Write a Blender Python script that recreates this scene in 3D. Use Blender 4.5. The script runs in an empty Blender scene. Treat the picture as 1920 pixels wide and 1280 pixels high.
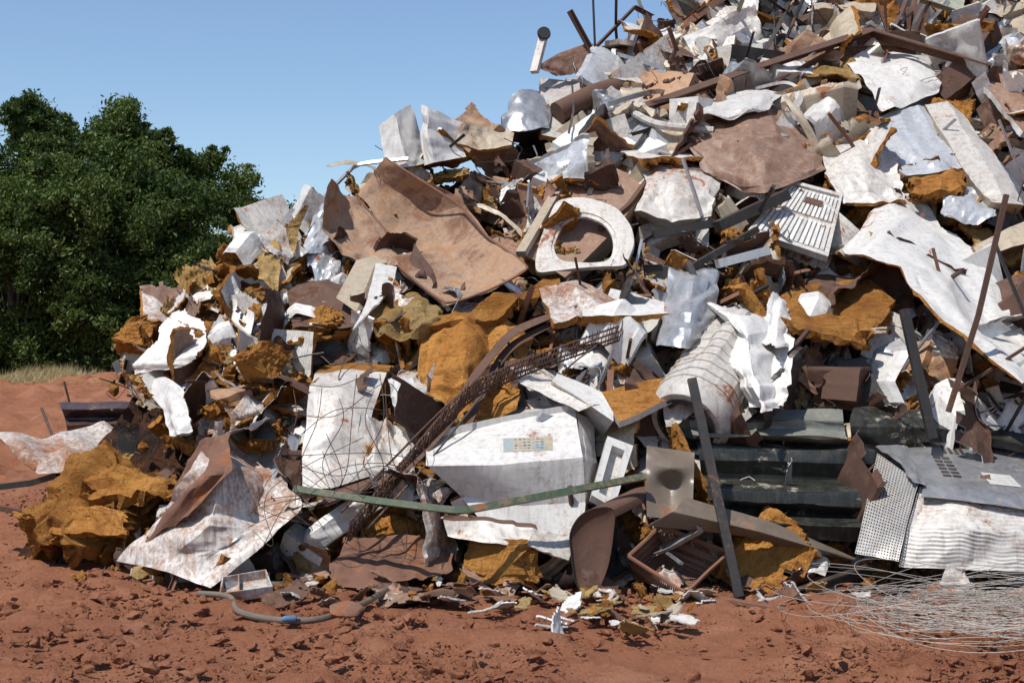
import bpy, bmesh, math, random
import numpy as np
from mathutils import Vector, Matrix, Euler, noise
from mathutils.bvhtree import BVHTree
random.seed(7); RG=np.random.default_rng(7)
sc=bpy.context.scene; COL=sc.collection
F=2667.0; EYE=1.6
# ---------------------------------------------------------------- terrain
CX=[-4.1,-3.6,-3.15,-2.35,-1.64,-1.24,-.31,.22,1.4,2.1,3.5,6,9,12,14]
CZ=[0,.8,1.5,2.25,2.75,3.3,3.55,4.1,4.95,5.7,6.7,7.2,7,4,0]
def cap(x): return np.interp(x,CX,CZ)
def heapH(x,y):
    x=np.asarray(x,float); y=np.asarray(y,float)
    t=y-9.9-.6*np.clip(-2.2-x,0,2)
    f=np.where(t<1,1.3*t,1.3+.85*(t-1))
    return np.minimum(np.minimum(f,cap(x)),(27-y)*.9)
def sst(a,b,v):
    t=np.clip((np.asarray(v,float)-a)/(b-a),0,1); return t*t*(3-2*t)
def groundH(x,y):
    x=np.asarray(x,float)
    return .35*sst(10.6,13.8,y)*sst(-1,-3.2,x)+.25*sst(15,20,y)+.55*sst(18,36,y)
DD=np.arange(6,70,.02)
def site(u,v,o=0.0):
    """survey bearing from the camera station -> point on heap / ground, o metres proud of it"""
    tx=(u-960)/F; tz=(663-v)/F
    if o>5: D=o
    else:
        c=EYE+tz*DD-np.maximum(heapH(tx*DD,DD),groundH(tx*DD,DD))
        k=np.argmax(c<=0)
        if c[k]>0 or DD[k]>26:
            w=DD<17; k=np.argmin(c[w])
        D=DD[k]-o
    return np.array([tx*D,D,EYE+tz*D])
def planar(pts,anchor,N):
    a=site(*anchor); N=np.array(N,float); out=[]
    for u,v in pts:
        d=np.array([(u-960)/F,1,(663-v)/F]); o=np.array([0,0,EYE]); t=((a-o)@N)/(d@N); out.append(o+d*t)
    return np.array(out)
# ---------------------------------------------------------------- node helpers
class NT:
    def __init__(s,name):
        s.m=bpy.data.materials.new(name); s.m.use_nodes=True; s.t=s.m.node_tree; s.t.nodes.clear()
        s.out=s.n('ShaderNodeOutputMaterial')
    def n(s,ty,**k):
        nd=s.t.nodes.new(ty)
        for a,b in k.items(): setattr(nd,a,b)
        return nd
    def l(s,a,b): s.t.links.new(a,b)
    def val(s,sock,v):
        if hasattr(v,'is_linked'): s.l(v,sock)
        else: sock.default_value=v
    def noise(s,vec,scale,detail=5,rough=.55,dist=0):
        n=s.n('ShaderNodeTexNoise'); n.inputs['Scale'].default_value=scale; n.inputs['Detail'].default_value=detail
        n.inputs['Roughness'].default_value=rough; n.inputs['Distortion'].default_value=dist
        if vec is not None: s.l(vec,n.inputs['Vector'])
        return n.outputs['Fac']
    def mr(s,v,a,b,c=0,d=1):
        n=s.n('ShaderNodeMapRange'); s.l(v,n.inputs[0])
        for i,x in zip((1,2,3,4),(a,b,c,d)): n.inputs[i].default_value=x
        return n.outputs[0]
    def mt(s,op,a,b=0.0):
        n=s.n('ShaderNodeMath',operation=op); s.val(n.inputs[0],a); s.val(n.inputs[1],b); return n.outputs[0]
    def mix(s,f,a,b,bt='MIX'):
        n=s.n('ShaderNodeMix',data_type='RGBA',blend_type=bt); s.val(n.inputs[0],f)
        for i,x in ((6,a),(7,b)):
            if isinstance(x,tuple): n.inputs[i].default_value=(*x[:3],1)
            else: s.l(x,n.inputs[i])
        return n.outputs[2]
    def coords(s,kind='Object',rnd=True):
        tc=s.n('ShaderNodeTexCoord'); s.oi=s.n('ShaderNodeObjectInfo')
        if not rnd: return tc.outputs[kind]
        r=s.mt('MULTIPLY',s.oi.outputs['Random'],61.0)
        v=s.n('ShaderNodeVectorMath',operation='ADD'); s.l(tc.outputs[kind],v.inputs[0]); s.l(r,v.inputs[1]); return v.outputs[0]
    def bump(s,h,st,dist=.02,prev=None):
        b=s.n('ShaderNodeBump'); b.inputs['Strength'].default_value=st; b.inputs['Distance'].default_value=dist; s.l(h,b.inputs['Height'])
        if prev is not None: s.l(prev,b.inputs['Normal'])
        return b.outputs[0]
    def bsdf(s,col,rough,metal=0,normal=None,spec=.5):
        b=s.n('ShaderNodeBsdfPrincipled')
        if isinstance(col,tuple): b.inputs['Base Color'].default_value=(*col,1)
        else: s.l(col,b.inputs['Base Color'])
        s.val(b.inputs['Roughness'],rough); s.val(b.inputs['Metallic'],metal); b.inputs['Specular IOR Level'].default_value=spec
        if normal is not None: s.l(normal,b.inputs['Normal'])
        s.l(b.outputs[0],s.out.inputs[0]); return b
SOIL=(.28,.125,.072); DUST=(.34,.235,.16)
def paint(name,col,dirt=.4,rust=.3,rough=.42,metal=0,bump=.25,dust=DUST,dust2=(.27,.16,.10),rcol=(.15,.06,.03),vv=.32,uvholes=None,rw=.05,dw=.26):
    s=NT(name); v=s.coords()
    a=s.noise(v,1.3,8,.68,.5); b=s.noise(v,5.5,9,.72,.8); c=s.noise(v,38,4,.65)
    mp=s.n('ShaderNodeMapping'); mp.inputs['Scale'].default_value=(16,16,1.0); mp.inputs['Rotation'].default_value=(.3,.2,.1); s.l(v,mp.inputs[0]); st=s.noise(mp.outputs[0],1.6,6,.65)
    mp2=s.n('ShaderNodeMapping'); mp2.inputs['Scale'].default_value=(2,26,20); mp2.inputs['Rotation'].default_value=(.7,1.2,.4); s.l(v,mp2.inputs[0]); sc2=s.noise(mp2.outputs[0],1.5,5,.7,.4)
    g=s.n('ShaderNodeNewGeometry'); sx=s.n('ShaderNodeSeparateXYZ'); s.l(g.outputs['Normal'],sx.inputs[0])
    up=s.mr(sx.outputs[2],.1,.95)
    val=s.mr(s.oi.outputs['Random'],0,1,1-vv,1.0)
    base=s.mix(1.0,col,val,'MULTIPLY')
    base=s.mix(s.mr(b,.35,.6,.18,0),base,tuple(x*.45 for x in col))
    base=s.mix(s.mt('MULTIPLY',s.mr(st,.48,.68),.85*dirt+.08),base,tuple(x*.55 for x in dust))
    base=s.mix(s.mt('MULTIPLY',s.mr(sc2,.56,.68),.8*dirt+.1),base,tuple(x*.5 for x in dust))
    th=.68-.3*dirt
    d=s.mr(s.mt('ADD',a,s.mt('MULTIPLY',s.mt('SUBTRACT',s.mt('ADD',c,b),1.0),.6)),th,th+dw)
    d2=s.mt('MULTIPLY',s.mt('MULTIPLY',up,s.mr(b,.38,.68)),.08+.45*dirt)
    d=s.mt('MINIMUM',s.mt('ADD',s.mt('MULTIPLY',d,.85),d2),.92)
    colr=s.mix(d,base,s.mix(s.mr(a,.4,.6),dust,dust2))
    tr=.77-.24*rust
    r=s.mr(s.mt('ADD',b,s.mt('MULTIPLY',s.mt('SUBTRACT',a,.5),.9)),tr-.03,tr-.03+rw)
    r=s.mt('MULTIPLY',r,s.mr(c,.3,.5,.4,1))
    colr=s.mix(r,colr,s.mix(c,rcol,(rcol[0]*2.2,rcol[1]*1.9,rcol[2]*1.5)))
    ro=s.mt('MINIMUM',s.mt('ADD',s.mt('MULTIPLY',s.mt('MAXIMUM',d,r),.5),rough),1.0)
    nn=s.bump(b,bump,.012); nn=s.bump(c,bump*.5,.003,nn)
    me=s.mt('MULTIPLY',s.mt('SUBTRACT',1.0,s.mt('MAXIMUM',d,r)),metal)
    bs=s.bsdf(colr,ro,me,nn)
    if uvholes:
        tc=s.n('ShaderNodeTexCoord'); m2=s.n('ShaderNodeMapping'); m2.inputs['Scale'].default_value=(uvholes[0],uvholes[1],1)
        s.l(tc.outputs['UV'],m2.inputs[0]); fr=s.n('ShaderNodeVectorMath',operation='FRACTION'); s.l(m2.outputs[0],fr.inputs[0])
        sb=s.n('ShaderNodeVectorMath',operation='DISTANCE'); s.l(fr.outputs[0],sb.inputs[0]); sb.inputs[1].default_value=(.5,.5,0)
        hole=s.mt('LESS_THAN',sb.outputs['Value'],.27)
        t=s.n('ShaderNodeBsdfTransparent'); mx=s.n('ShaderNodeMixShader'); s.l(hole,mx.inputs[0]); s.l(bs.outputs[0],mx.inputs[1]); s.l(t.outputs[0],mx.inputs[2]); s.l(mx.outputs[0],s.out.inputs[0])
    return s.m
def foam(name,c1,c2,c3):
    s=NT(name); v=s.coords(); a=s.noise(v,2.6,7,.65,.4); b=s.noise(v,14,9,.75,.4); c=s.noise(v,70,3,.7)
    mp=s.n('ShaderNodeMapping'); mp.inputs['Scale'].default_value=(3,5,34); mp.inputs['Rotation'].default_value=(.2,.3,0); s.l(v,mp.inputs[0]); ly=s.noise(mp.outputs[0],1.4,5,.7,.6)
    x=s.mix(s.mr(a,.42,.62),c1,c2); x=s.mix(s.mr(b,.52,.66,0,.8),x,c3); x=s.mix(s.mr(ly,.54,.64,0,.5),x,c3)
    x=s.mix(s.mr(a,.60,.74,0,.65),x,SOIL)
    val=s.mr(s.oi.outputs['Random'],0,1,.68,1.1); x=s.mix(1.0,x,val,'MULTIPLY')
    nn=s.bump(ly,1.0,.05); nn=s.bump(b,1.0,.08,nn); nn=s.bump(c,.9,.015,nn); s.bsdf(x,.95,0,nn,.12); return s.m
M={}
M['W']=paint('white_enamel',(.78,.765,.725),.28,.24,.34)
M['WD']=paint('dusty_white_enamel',(.70,.67,.62),.5,.44,.42,bump=.35)
M['HB']=paint('red_dusted_white_enamel',(.72,.69,.65),.9,.5,.4,bump=.35,dust=(.33,.20,.13),dust2=(.26,.135,.08),dw=.2)
M['WB']=paint('bluish_white_metal',(.56,.59,.62),.33,.25,.32,metal=.25)
M['T']=paint('cream_enamel',(.52,.44,.32),.5,.45,.42)
M['BR']=paint('brown_stained_enamel',(.25,.13,.08),.42,.45,.5,dust=(.50,.43,.35),dust2=(.36,.24,.16))
M['TM']=paint('stained_rusty_sheet',(.46,.225,.10),.75,1.0,.55,rcol=(.12,.06,.035),dust=(.44,.34,.24),dust2=(.25,.20,.16),bump=.8,rw=.16,dw=.16)
M['R']=paint('rusted_steel',(.09,.043,.027),.3,.5,.75,rcol=(.05,.023,.014),bump=.6,dust=(.22,.105,.06))
M['RR']=paint('red_dusty_steel',(.19,.087,.052),.5,.6,.8,bump=.7,dust=SOIL)
M['G']=paint('galvanised_steel',(.48,.50,.52),.38,.28,.36,metal=.6,bump=.4)
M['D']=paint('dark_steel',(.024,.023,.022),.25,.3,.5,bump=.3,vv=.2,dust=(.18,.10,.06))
M['GR']=paint('dark_green_enamel',(.018,.02,.016),.36,.5,.4,bump=.5,dust=(.13,.125,.10),dust2=(.08,.07,.05),rcol=(.2,.2,.18))
M['GP']=paint('pale_dusty_green',(.20,.21,.18),.5,.6,.4,bump=.5,dust=(.42,.41,.37),dust2=(.27,.24,.2),rcol=(.1,.1,.09))
M['GL']=paint('grey_brown_metal',(.16,.13,.10),.35,.3,.35,bump=.2)
M['GS']=paint('green_painted_steel',(.055,.105,.05),.45,.4,.4)
M['MA']=paint('maroon_paint',(.05,.027,.035),.3,.1,.35)
M['PG']=paint('pale_green_paint',(.33,.36,.28),.5,.4,.4)
M['BL']=paint('blue_plastic',(.06,.17,.33),.2,0,.4)
M['RD']=paint('red_plastic',(.45,.03,.04),.2,0,.4)
M['PB']=paint('brown_plastic_mesh',(.15,.075,.05),.4,.2,.6,uvholes=(30,20),dust=SOIL)
M['PW']=paint('perforated_metal',(.52,.51,.48),.4,.25,.4,metal=.3,uvholes=(16,34))
M['F']=foam('orange_foam',(.72,.34,.09),(.55,.23,.056),(.22,.085,.028))
M['FY']=foam('yellow_foam',(.74,.52,.23),(.60,.36,.12),(.36,.17,.06))
M['WI']=paint('wire_steel',(.42,.38,.33),.15,.2,.5)
M['K']=paint('slot_shade_black',(.02,.02,.02),.2,0,.6)  # black that paints in the shade inside the vent slots
M['SB']=paint('sticker_blue',(.33,.42,.45),.2,0,.5); M['SY']=paint('sticker_tan',(.50,.44,.34),.2,0,.5); M['SK']=paint('sticker_black',(.16,.16,.16),.1,0,.5)
def soilmat(name,veg=True):
    s=NT(name); v=s.coords(rnd=False); a=s.noise(v,.45,6,.6,.3); b=s.noise(v,5,9,.7,.3); c=s.noise(v,45,6,.7); d=s.noise(v,1.6,7,.65,.5)
    x=s.mix(s.mr(a,.35,.65),(.37,.155,.083),(.27,.107,.058)); x=s.mix(s.mr(d,.5,.68,0,.7),x,(.44,.21,.125))
    x=s.mix(s.mr(b,.53,.68,0,.5),x,(.18,.07,.04)); x=s.mix(s.mr(c,.56,.72,0,.5),x,(.48,.27,.18)); x=s.mix(s.mr(c,.42,.3,0,.5),x,(.14,.057,.034))
    if veg:
        g=s.n('ShaderNodeSeparateXYZ'); s.l(v,g.inputs[0]); far=s.mr(s.mt('ADD',g.outputs[1],s.mt('MULTIPLY',b,8.0)),37,40)
        x=s.mix(far,x,s.mix(c,(.25,.18,.08),(.1,.1,.04)))
    nn=s.bump(d,.5,.08); nn=s.bump(b,1.0,.06,nn); nn=s.bump(c,1.0,.022,nn); s.bsdf(x,.95,0,nn,.1); return s.m
M['S']=soilmat('red_soil'); M['SC']=soilmat('red_soil_clods',False)
def moundmat():
    s=NT('gap_shade_scrap'); v=s.coords(rnd=False); a=s.noise(v,2.2,6,.7,1); b=s.noise(v,12,8,.7)
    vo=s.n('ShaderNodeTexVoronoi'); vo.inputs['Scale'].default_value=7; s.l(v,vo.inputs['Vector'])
    x=s.mix(s.mr(a,.42,.6),(.02,.012,.009),(.075,.032,.016)); x=s.mix(s.mr(b,.57,.66,0,.6),x,(.22,.09,.033))  # core colour kept near black: deep shade of the gaps between pieces painted in
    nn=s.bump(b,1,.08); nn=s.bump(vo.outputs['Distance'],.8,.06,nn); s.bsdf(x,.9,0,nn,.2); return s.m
M['H']=moundmat()
# ---------------------------------------------------------------- mesh helpers
def interp1(A,n,s=1.,closed=False):
    A=np.asarray(A,float); m=len(A)
    t=np.arange(n)/n*m if closed else np.linspace(0,m-1,n)
    i=np.floor(t).astype(int)
    if not closed: i=np.minimum(i,m-2)
    f=(t-i).reshape(-1,*([1]*(A.ndim-1)))
    g=(lambda k:A[k%m]) if closed else (lambda k:A[np.clip(k,0,m-1)])
    p0,p1,p2,p3=g(i-1),g(i),g(i+1),g(i+2)
    lin=p1*(1-f)+p2*f
    cr=.5*(2*p1+(-p0+p2)*f+(2*p0-5*p1+4*p2-p3)*f*f+(-p0+3*p1-3*p2+p3)*f**3)
    return lin*(1-s)+cr*s
def sn(P,seed,freq,octv=3,gain=.5):
    r=np.random.default_rng(seed); out=0; a=1
    for o in range(octv):
        for k in range(4):
            d=r.normal(size=3); d/=np.linalg.norm(d); out=out+a*np.sin(P@d*freq*r.uniform(.7,1.4)+r.uniform(0,6.28))*.35
        freq*=2.1; a*=gain
    return out
def norms(G,closed=False):
    if closed: du=np.roll(G,-1,0)-np.roll(G,1,0)
    else: du=np.gradient(G,axis=0)
    dv=np.gradient(G,axis=1); N=np.cross(du,dv); N/=np.linalg.norm(N,axis=2,keepdims=True)+1e-9; return N
def trin(S,T,cell,seed):
    r=np.random.default_rng(seed); a=r.uniform(0,6.28); ph=r.uniform(0,6.28,2); h=r.uniform(-1,1,(64,64))
    x=(S*math.cos(a)+T*math.sin(a))/cell; y=(-S*math.sin(a)+T*math.cos(a))/cell; x,y=x+.4*y+.35*np.sin(y*1.7+ph[0])+20,y+.3*np.sin(x*1.9+ph[1])+20
    ix=np.floor(x).astype(int); iy=np.floor(y).astype(int); fx=x-ix; fy=y-iy; H=lambda i,j:h[i%64,j%64]
    return np.where(fx+fy<1,H(ix,iy)*(1-fx-fy)+H(ix+1,iy)*fx+H(ix,iy+1)*fy,H(ix+1,iy+1)*(fx+fy-1)+H(ix,iy+1)*(1-fx)+H(ix+1,iy)*(1-fy))
def crumple(G,seed,amp,nf=6,closed=False):
    r=np.random.default_rng(seed+1000); N=norms(G,closed); nu,nv=G.shape[:2]
    L=np.linalg.norm(G[-1,0]-G[0,0])+1e-3; Wd=np.linalg.norm(G[0,-1]-G[0,0])+1e-3
    if closed: L=Wd
    S=np.linspace(0,L,nu)[:,None]+np.zeros((1,nv)); T=np.linspace(0,Wd,nv)[None,:]+np.zeros((nu,1)); sz=max(L,Wd); disp=np.zeros((nu,nv))
    if closed: return G+N*(sn(G,seed,3/sz,2)*amp)[...,None]
    for k in range(nf):
        a=r.uniform(0,math.pi); cx,cy=r.uniform(0,L),r.uniform(0,Wd); d=np.abs((S-cx)*math.cos(a)+(T-cy)*math.sin(a)); e=np.abs(-(S-cx)*math.sin(a)+(T-cy)*math.cos(a))
        w=sz*r.uniform(.03,.16); ln=sz*r.uniform(.2,.6)
        disp+=.65*r.uniform(-1,1)*np.clip(1-d/w,0,1)*np.clip(1.3-e/ln,0,1)
    q=min(1,nf/8)
    disp+=q*(2.1*trin(S,T,sz*.36,seed+2)+.8*trin(S,T,sz*.16,seed+3)+(.18*trin(S,T,sz*.075,seed+4) if min(nu,nv)>26 else 0))+sn(G,seed,3/sz,2)*.15+sn(G,seed+5,16/sz,2)*.02
    if nf>3:
        lat=(trin(S,T,sz*.2,seed+8)*amp*.9)[...,None]
        G=G+lat*np.array([1,0,.5])*(np.minimum(np.minimum(S,L-S),np.minimum(T,Wd-T))<sz*.08)[...,None]*.8
    return G+N*(disp*amp)[...,None]
def tornmask(nu,nv,seed,torn):
    m=np.ones((nu-1,nv-1),bool)
    if torn<=0: return m
    r=np.random.default_rng(seed+77); I,J=np.meshgrid(np.linspace(0,1,nu-1),np.linspace(0,1,nv-1),indexing='ij')
    e=np.minimum(np.minimum(I,1-I),np.minimum(J,1-J)); P=np.stack([I,J,0*I],-1)
    m&=e>torn*(.35*sn(P,seed,9,3,.6)+.08)
    for k in range(r.integers(1,3)):
        cx,cy=r.choice([0,1]),r.choice([0,1]); m&=~((np.abs(I-cx)+np.abs(J-cy)*r.uniform(.6,1.6))<torn*r.uniform(.6,1.6)+.04*sn(P,seed+k,14,2))
    return m
HPIX=np.full((165,250),1e9)
def mark(V):
    u=960+V[:,0]/V[:,1]*F; v=663-(V[:,2]-EYE)/V[:,1]*F; i=(v/8).astype(int); j=(u/8).astype(int)
    for di in (-1,0,1):
        for dj in (-1,0,1):
            a=np.clip(i+di,0,164); b=np.clip(j+dj,0,249); np.minimum.at(HPIX,(a,b),V[:,1])
def wloc(o):
    v=Vector(o.location)
    while o.parent is not None: o=o.parent; v=v+Vector(o.location)
    return v
class MB:
    def __init__(s): s.v=[];s.f=[];s.mi=[];s.uv=[];s.n=0
    def add(s,V,Fc,mi=0,uv=None):
        V=np.asarray(V,float).reshape(-1,3); s.v.append(V); s.f+= [tuple(i+s.n for i in f) for f in Fc]
        s.mi+= (list(mi) if hasattr(mi,'__len__') else [mi]*len(Fc)); s.uv.append(uv if uv is not None else np.zeros((len(V),2))); s.n+=len(V); return s
    def slab(s,G,th=.004,lump=0,ext=None,seed=0,mask=None,closed=False,front=0,back=1,side=1):
        nu,nv=G.shape[:2]; N=norms(G,closed); flip=False
        c=G.mean((0,1))
        if (N.mean((0,1))@(np.array([0,0,2.5])-c))<0 and not closed: N=-N; flip=True
        if ext is not None: B=G+np.array(ext)+0*G
        else:
            t=th*np.ones((nu,nv))
            if lump: t=th*np.clip(1+lump*sn(G,seed+9,11,5,.75)+lump*.5*sn(G,seed+19,60,2),.1,3)
            B=G-N*t[...,None]
        V=np.concatenate([G.reshape(-1,3),B.reshape(-1,3)]); o=nu*nv
        cu=nu if closed else nu-1
        if mask is None: mask=np.ones((cu,nv-1),bool)
        fs=[];mi=[]
        for i in range(cu):
            i2=(i+1)%nu
            for j in range(nv-1):
                if not mask[i,j]: continue
                a,b,c2,d=i*nv+j,i2*nv+j,i2*nv+j+1,i*nv+j+1
                q=(a,b,c2,d); fs.append(q if not flip else q[::-1]); mi.append(front); q=(d+o,c2+o,b+o,a+o); fs.append(q if not flip else q[::-1]); mi.append(back)
                for (di,dj,x,y) in ((-1,0,d,a),(1,0,b,c2),(0,-1,a,b),(0,1,c2,d)):
                    ii,jj=i+di,j+dj
                    if closed: ii%=nu
                    if ii<0 or jj<0 or ii>=cu or jj>=nv-1 or not mask[ii,jj]:
                        q=(y,x,x+o,y+o); fs.append(q if not flip else q[::-1]); mi.append(side)
        I,J=np.meshgrid(np.linspace(0,1,nu),np.linspace(0,1,nv),indexing='ij'); uv=np.stack([J,I],-1).reshape(-1,2)
        return s.add(V,fs,mi,np.concatenate([uv,uv]))
    def tube(s,P,r=.01,sides=6,prof=None,mi=0,spin=0.):
        P=np.asarray(P,float); n=len(P); T=np.gradient(P,axis=0); T/=np.linalg.norm(T,axis=1,keepdims=True)+1e-9
        up=np.array([0,0,1.]) if abs(T[0][2])<.9 else np.array([0,-1.,0]); A=np.cross(T[0],up); A/=np.linalg.norm(A); rr=np.broadcast_to(np.asarray(r,float),(n,))
        if prof is None: a=np.arange(sides)/sides*6.28318; prof=np.stack([np.cos(a),np.sin(a)],1); scl=rr
        else: prof=np.asarray(prof,float); scl=np.ones(n)
        cs,ss=math.cos(spin),math.sin(spin); prof=prof@np.array([[cs,ss],[-ss,cs]]); m=len(prof); V=[]
        for i in range(n):
            A=A-T[i]*(A@T[i]); A/=np.linalg.norm(A)+1e-9; B=np.cross(T[i],A)
            V.append(P[i]+scl[i]*(prof[:,:1]*A+prof[:,1:]*B))
        fs=[(i*m+k,i*m+(k+1)%m,(i+1)*m+(k+1)%m,(i+1)*m+k) for i in range(n-1) for k in range(m)]
        fs+=[tuple(range(m))[::-1],tuple((n-1)*m+k for k in range(m))]
        return s.add(np.concatenate(V),fs,mi)
    def boxm(s,fn,s0,s1,t0,t1,h0,h1,mi=0):
        V=[fn(a,b,c) for a in (s0,s1) for b in (t0,t1) for c in (h0,h1)]
        return s.add(V,[(0,1,3,2),(4,6,7,5),(0,4,5,1),(2,3,7,6),(0,2,6,4),(1,5,7,3)],mi)
    def lathe(s,prof,o,ax,n=36,mod=None,mi=0,squash=1.):
        o=np.array(o,float); ax=np.array(ax,float); ax/=np.linalg.norm(ax); A=np.cross(ax,[0,0,1.]); A/=np.linalg.norm(A)+1e-9; B=np.cross(ax,A); V=[]
        for (r,h) in prof:
            for k in range(n):
                a=6.28318*k/n; q=r*(mod(a,h) if mod else 1); V.append(o+ax*h+A*math.cos(a)*q+B*math.sin(a)*q*squash)
        m=len(prof); return s.add(V,[(i*n+k,i*n+(k+1)%n,(i+1)*n+(k+1)%n,(i+1)*n+k) for i in range(m-1) for k in range(n)],mi)
    def make(s,name,mats,label=None,cat=None,parent=None,ang=20,group=None,kind=None,center=True,hide=True):
        V=np.concatenate(s.v); c=(V.min(0)+V.max(0))/2 if center else np.zeros(3)
        if parent is None: name=name.replace('_panel','_sheet')
        me=bpy.data.meshes.new(name); me.from_pydata((V-c).tolist(),[],s.f)
        for m in mats: me.materials.append(M[m])
        me.polygons.foreach_set('material_index',np.array(s.mi,dtype=np.int32))
        ul=me.uv_layers.new(name='UVMap'); li=np.zeros(len(me.loops),dtype=np.int32); me.loops.foreach_get('vertex_index',li)
        ul.data.foreach_set('uv',np.concatenate(s.uv)[li].astype(np.float32).ravel())
        me.polygons.foreach_set('use_smooth',np.ones(len(s.f),bool)); me.update(); me.set_sharp_from_angle(angle=math.radians(ang))
        ob=bpy.data.objects.new(name,me); ob.location=c; COL.objects.link(ob)
        if parent is not None: ob.parent=parent; ob.location=Vector(c)-wloc(parent)
        if label: ob['label']=label
        if cat: ob['category']=cat
        if group: ob['group']=group
        if kind: ob['kind']=kind
        elif hide: mark(V)
        return ob
def G_(rows,res=(28,28),s=.6):
    C=np.array([[site(*p) for p in r] for r in rows]); A=interp1(C,res[0],s); return np.swapaxes(interp1(np.swapaxes(A,0,1),res[1],s),0,1)
SEED=[100]
def sheet(name,label,cat,rows,mats=('WD','R'),th=.004,amp=.02,nf=7,s=.15,res=(34,34),lump=0,ext=None,torn=0,parent=None,side=1,rip=0):
    SEED[0]+=13; sd=SEED[0]; G=crumple(G_(rows,res,s),sd,amp,nf)
    if rip:
        t=np.linspace(0,1,res[0])[:,None]; u=np.linspace(0,1,res[1])[None,:]; ph=1.5*np.sin(u*5+sd)+.8*np.sin(u*13+2)+.5*np.sin(u*31+1); G=G+norms(G)*(rip*np.sin(t*125+ph*1.8)*(.2+.8*np.abs(np.sin(u*4+t*5))))[...,None]
    mb=MB().slab(G,th,lump,ext,sd,tornmask(res[0],res[1],sd,torn),side=side)
    return mb.make(name,list(mats),label,cat,parent)
def decal(name,ob,quad,cells,mats,off=.004,label=None):
    """thin print / plate lying on the surface of ob; cells=[(s0,s1,t0,t1,mat index,lift)]"""
    bpy.context.view_layer.update(); dg=bpy.context.evaluated_depsgraph_get(); bv=BVHTree.FromObject(ob,dg); O=Vector((0,0,EYE)); loc=wloc(ob)
    q=np.array(quad,float); mb=MB()
    for s0,s1,t0,t1,mi,lift in cells:
        nn=max(3,int(14*(s1-s0))+2); mm=max(3,int(10*(t1-t0))+2); G=np.zeros((nn,mm,3)); ok=True
        for i,a in enumerate(np.linspace(s0,s1,nn)):
            for j,b in enumerate(np.linspace(t0,t1,mm)):
                p=(q[0]*(1-a)+q[1]*a)*(1-b)+(q[3]*(1-a)+q[2]*a)*b; d=Vector(((p[0]-960)/F,1,(663-p[1])/F)).normalized(); h=bv.ray_cast(O-loc,d)
                if h[0] is None: ok=False; break
                nr=h[1] if h[1].dot(d)<0 else -h[1]
                G[i,j]=np.array(h[0]+loc)+np.array(nr)*(off+lift)
            if not ok: break
        if ok: mb.slab(G,.0015,front=mi,back=mi,side=mi)
    if mb.v: return mb.make(name,mats,label,None,ob)
def bez(pts,n=24,s=1.): return interp1(np.array([site(*p) for p in pts]),n,s)
def LP(w=.05,t=.006): return [(0,0),(w,0),(w,t),(t,t),(t,w),(0,w)]
def RP(w,h): return [(-w/2,-h/2),(w/2,-h/2),(w/2,h/2),(-w/2,h/2)]
def bar(name,label,cat,pts,mat='R',prof=None,r=.02,n=None,s=0.,spin=0.,parent=None,sides=8):
    P=bez(pts,n or (len(pts)-1)*8+1,s); return MB().tube(P,r,sides,prof,spin=spin).make(name,[mat],label,cat,parent,hide=False)
def bil(p00,p10,p11,p01):
    a,b,c,d=[site(*p) for p in (p00,p10,p11,p01)]; N=np.cross(b-a,d-a); N/=np.linalg.norm(N)
    if N@(np.array([0,0,2.5])-a)<0: N=-N
    return lambda s,t,h:(a*(1-s)+b*s)*(1-t)+(d*(1-s)+c*s)*t+N*h
# ---------------------------------------------------------------- ground
def ground():
    a=np.linspace(-1,1,560); X=1.0+5.2*a+(np.sinh(a*6.2)/np.sinh(6.2))*420
    b=np.linspace(0,1,560); Y=5.6+7.5*b+(np.sinh(b*6.5)/np.sinh(6.5))*900
    Y=np.concatenate([[-60,-20,-5,2,4.5],Y]); XX,YY=np.meshgrid(X,Y,indexing='ij'); Z=groundH(XX,YY)
    Zf=Z.ravel().copy(); xs=XX.ravel(); ys=YY.ravel(); N=noise.noise
    for k in range(len(Zf)):
        x,y=xs[k],ys[k]
        if 4<y<60 and abs(x)<40 and not (y>12.5 and x>-2.5):
            near=1+1.4*min(1,max(0,(y-12)/5))
            n1=N((x*.5,y*.5,3)); n2=N((x*2.2,y*2.2,7)); n3=N((x*6,y*6,1)); n4=N((x*14,y*14,5)); n5=N((x*30,y*30,2))
            rough=.4+1.8*max(0,N((x*.7+9,y*.7,2))+.25+.3*N((x*2,y*2,8)))
            Zf[k]+=near*(.08*n1+.03*n2+rough*(.045*n2+.042*n3+.028*n4+.014*n5)-.01)
    V=np.stack([xs,ys,Zf],-1); nu,nv=XX.shape
    fs=[(i*nv+j,(i+1)*nv+j,(i+1)*nv+j+1,i*nv+j+1) for i in range(nu-1) for j in range(nv-1)]
    MB().add(V,fs).make('ground',['S'],kind='structure',center=False,ang=180)
ground()
def rockverts(r,sub=2,seed=0,cuts=6,rough=.12,box=.0,fine=0.):
    bm=bmesh.new(); bmesh.ops.create_icosphere(bm,subdivisions=sub,radius=1); V=np.array([v.co[:] for v in bm.verts]); Fc=[tuple(v.index for v in f.verts) for f in bm.faces]; bm.free()
    g=np.random.default_rng(seed)
    if box: V=np.sign(V)*np.abs(V)**(1-box)
    for k in range(cuts):
        n=g.normal(size=3); n/=np.linalg.norm(n); d=g.uniform(.3,.8); h=V@n; V=V-np.clip(h-d,0,None)[:,None]*n
    V=V*(1+rough*sn(V,seed,3.5,3,.6))[:,None]
    if fine: V=V*(1+fine*np.abs(sn(V,seed+4,13,3,.7))-fine*.5)[:,None]
    return V*r,Fc
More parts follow.
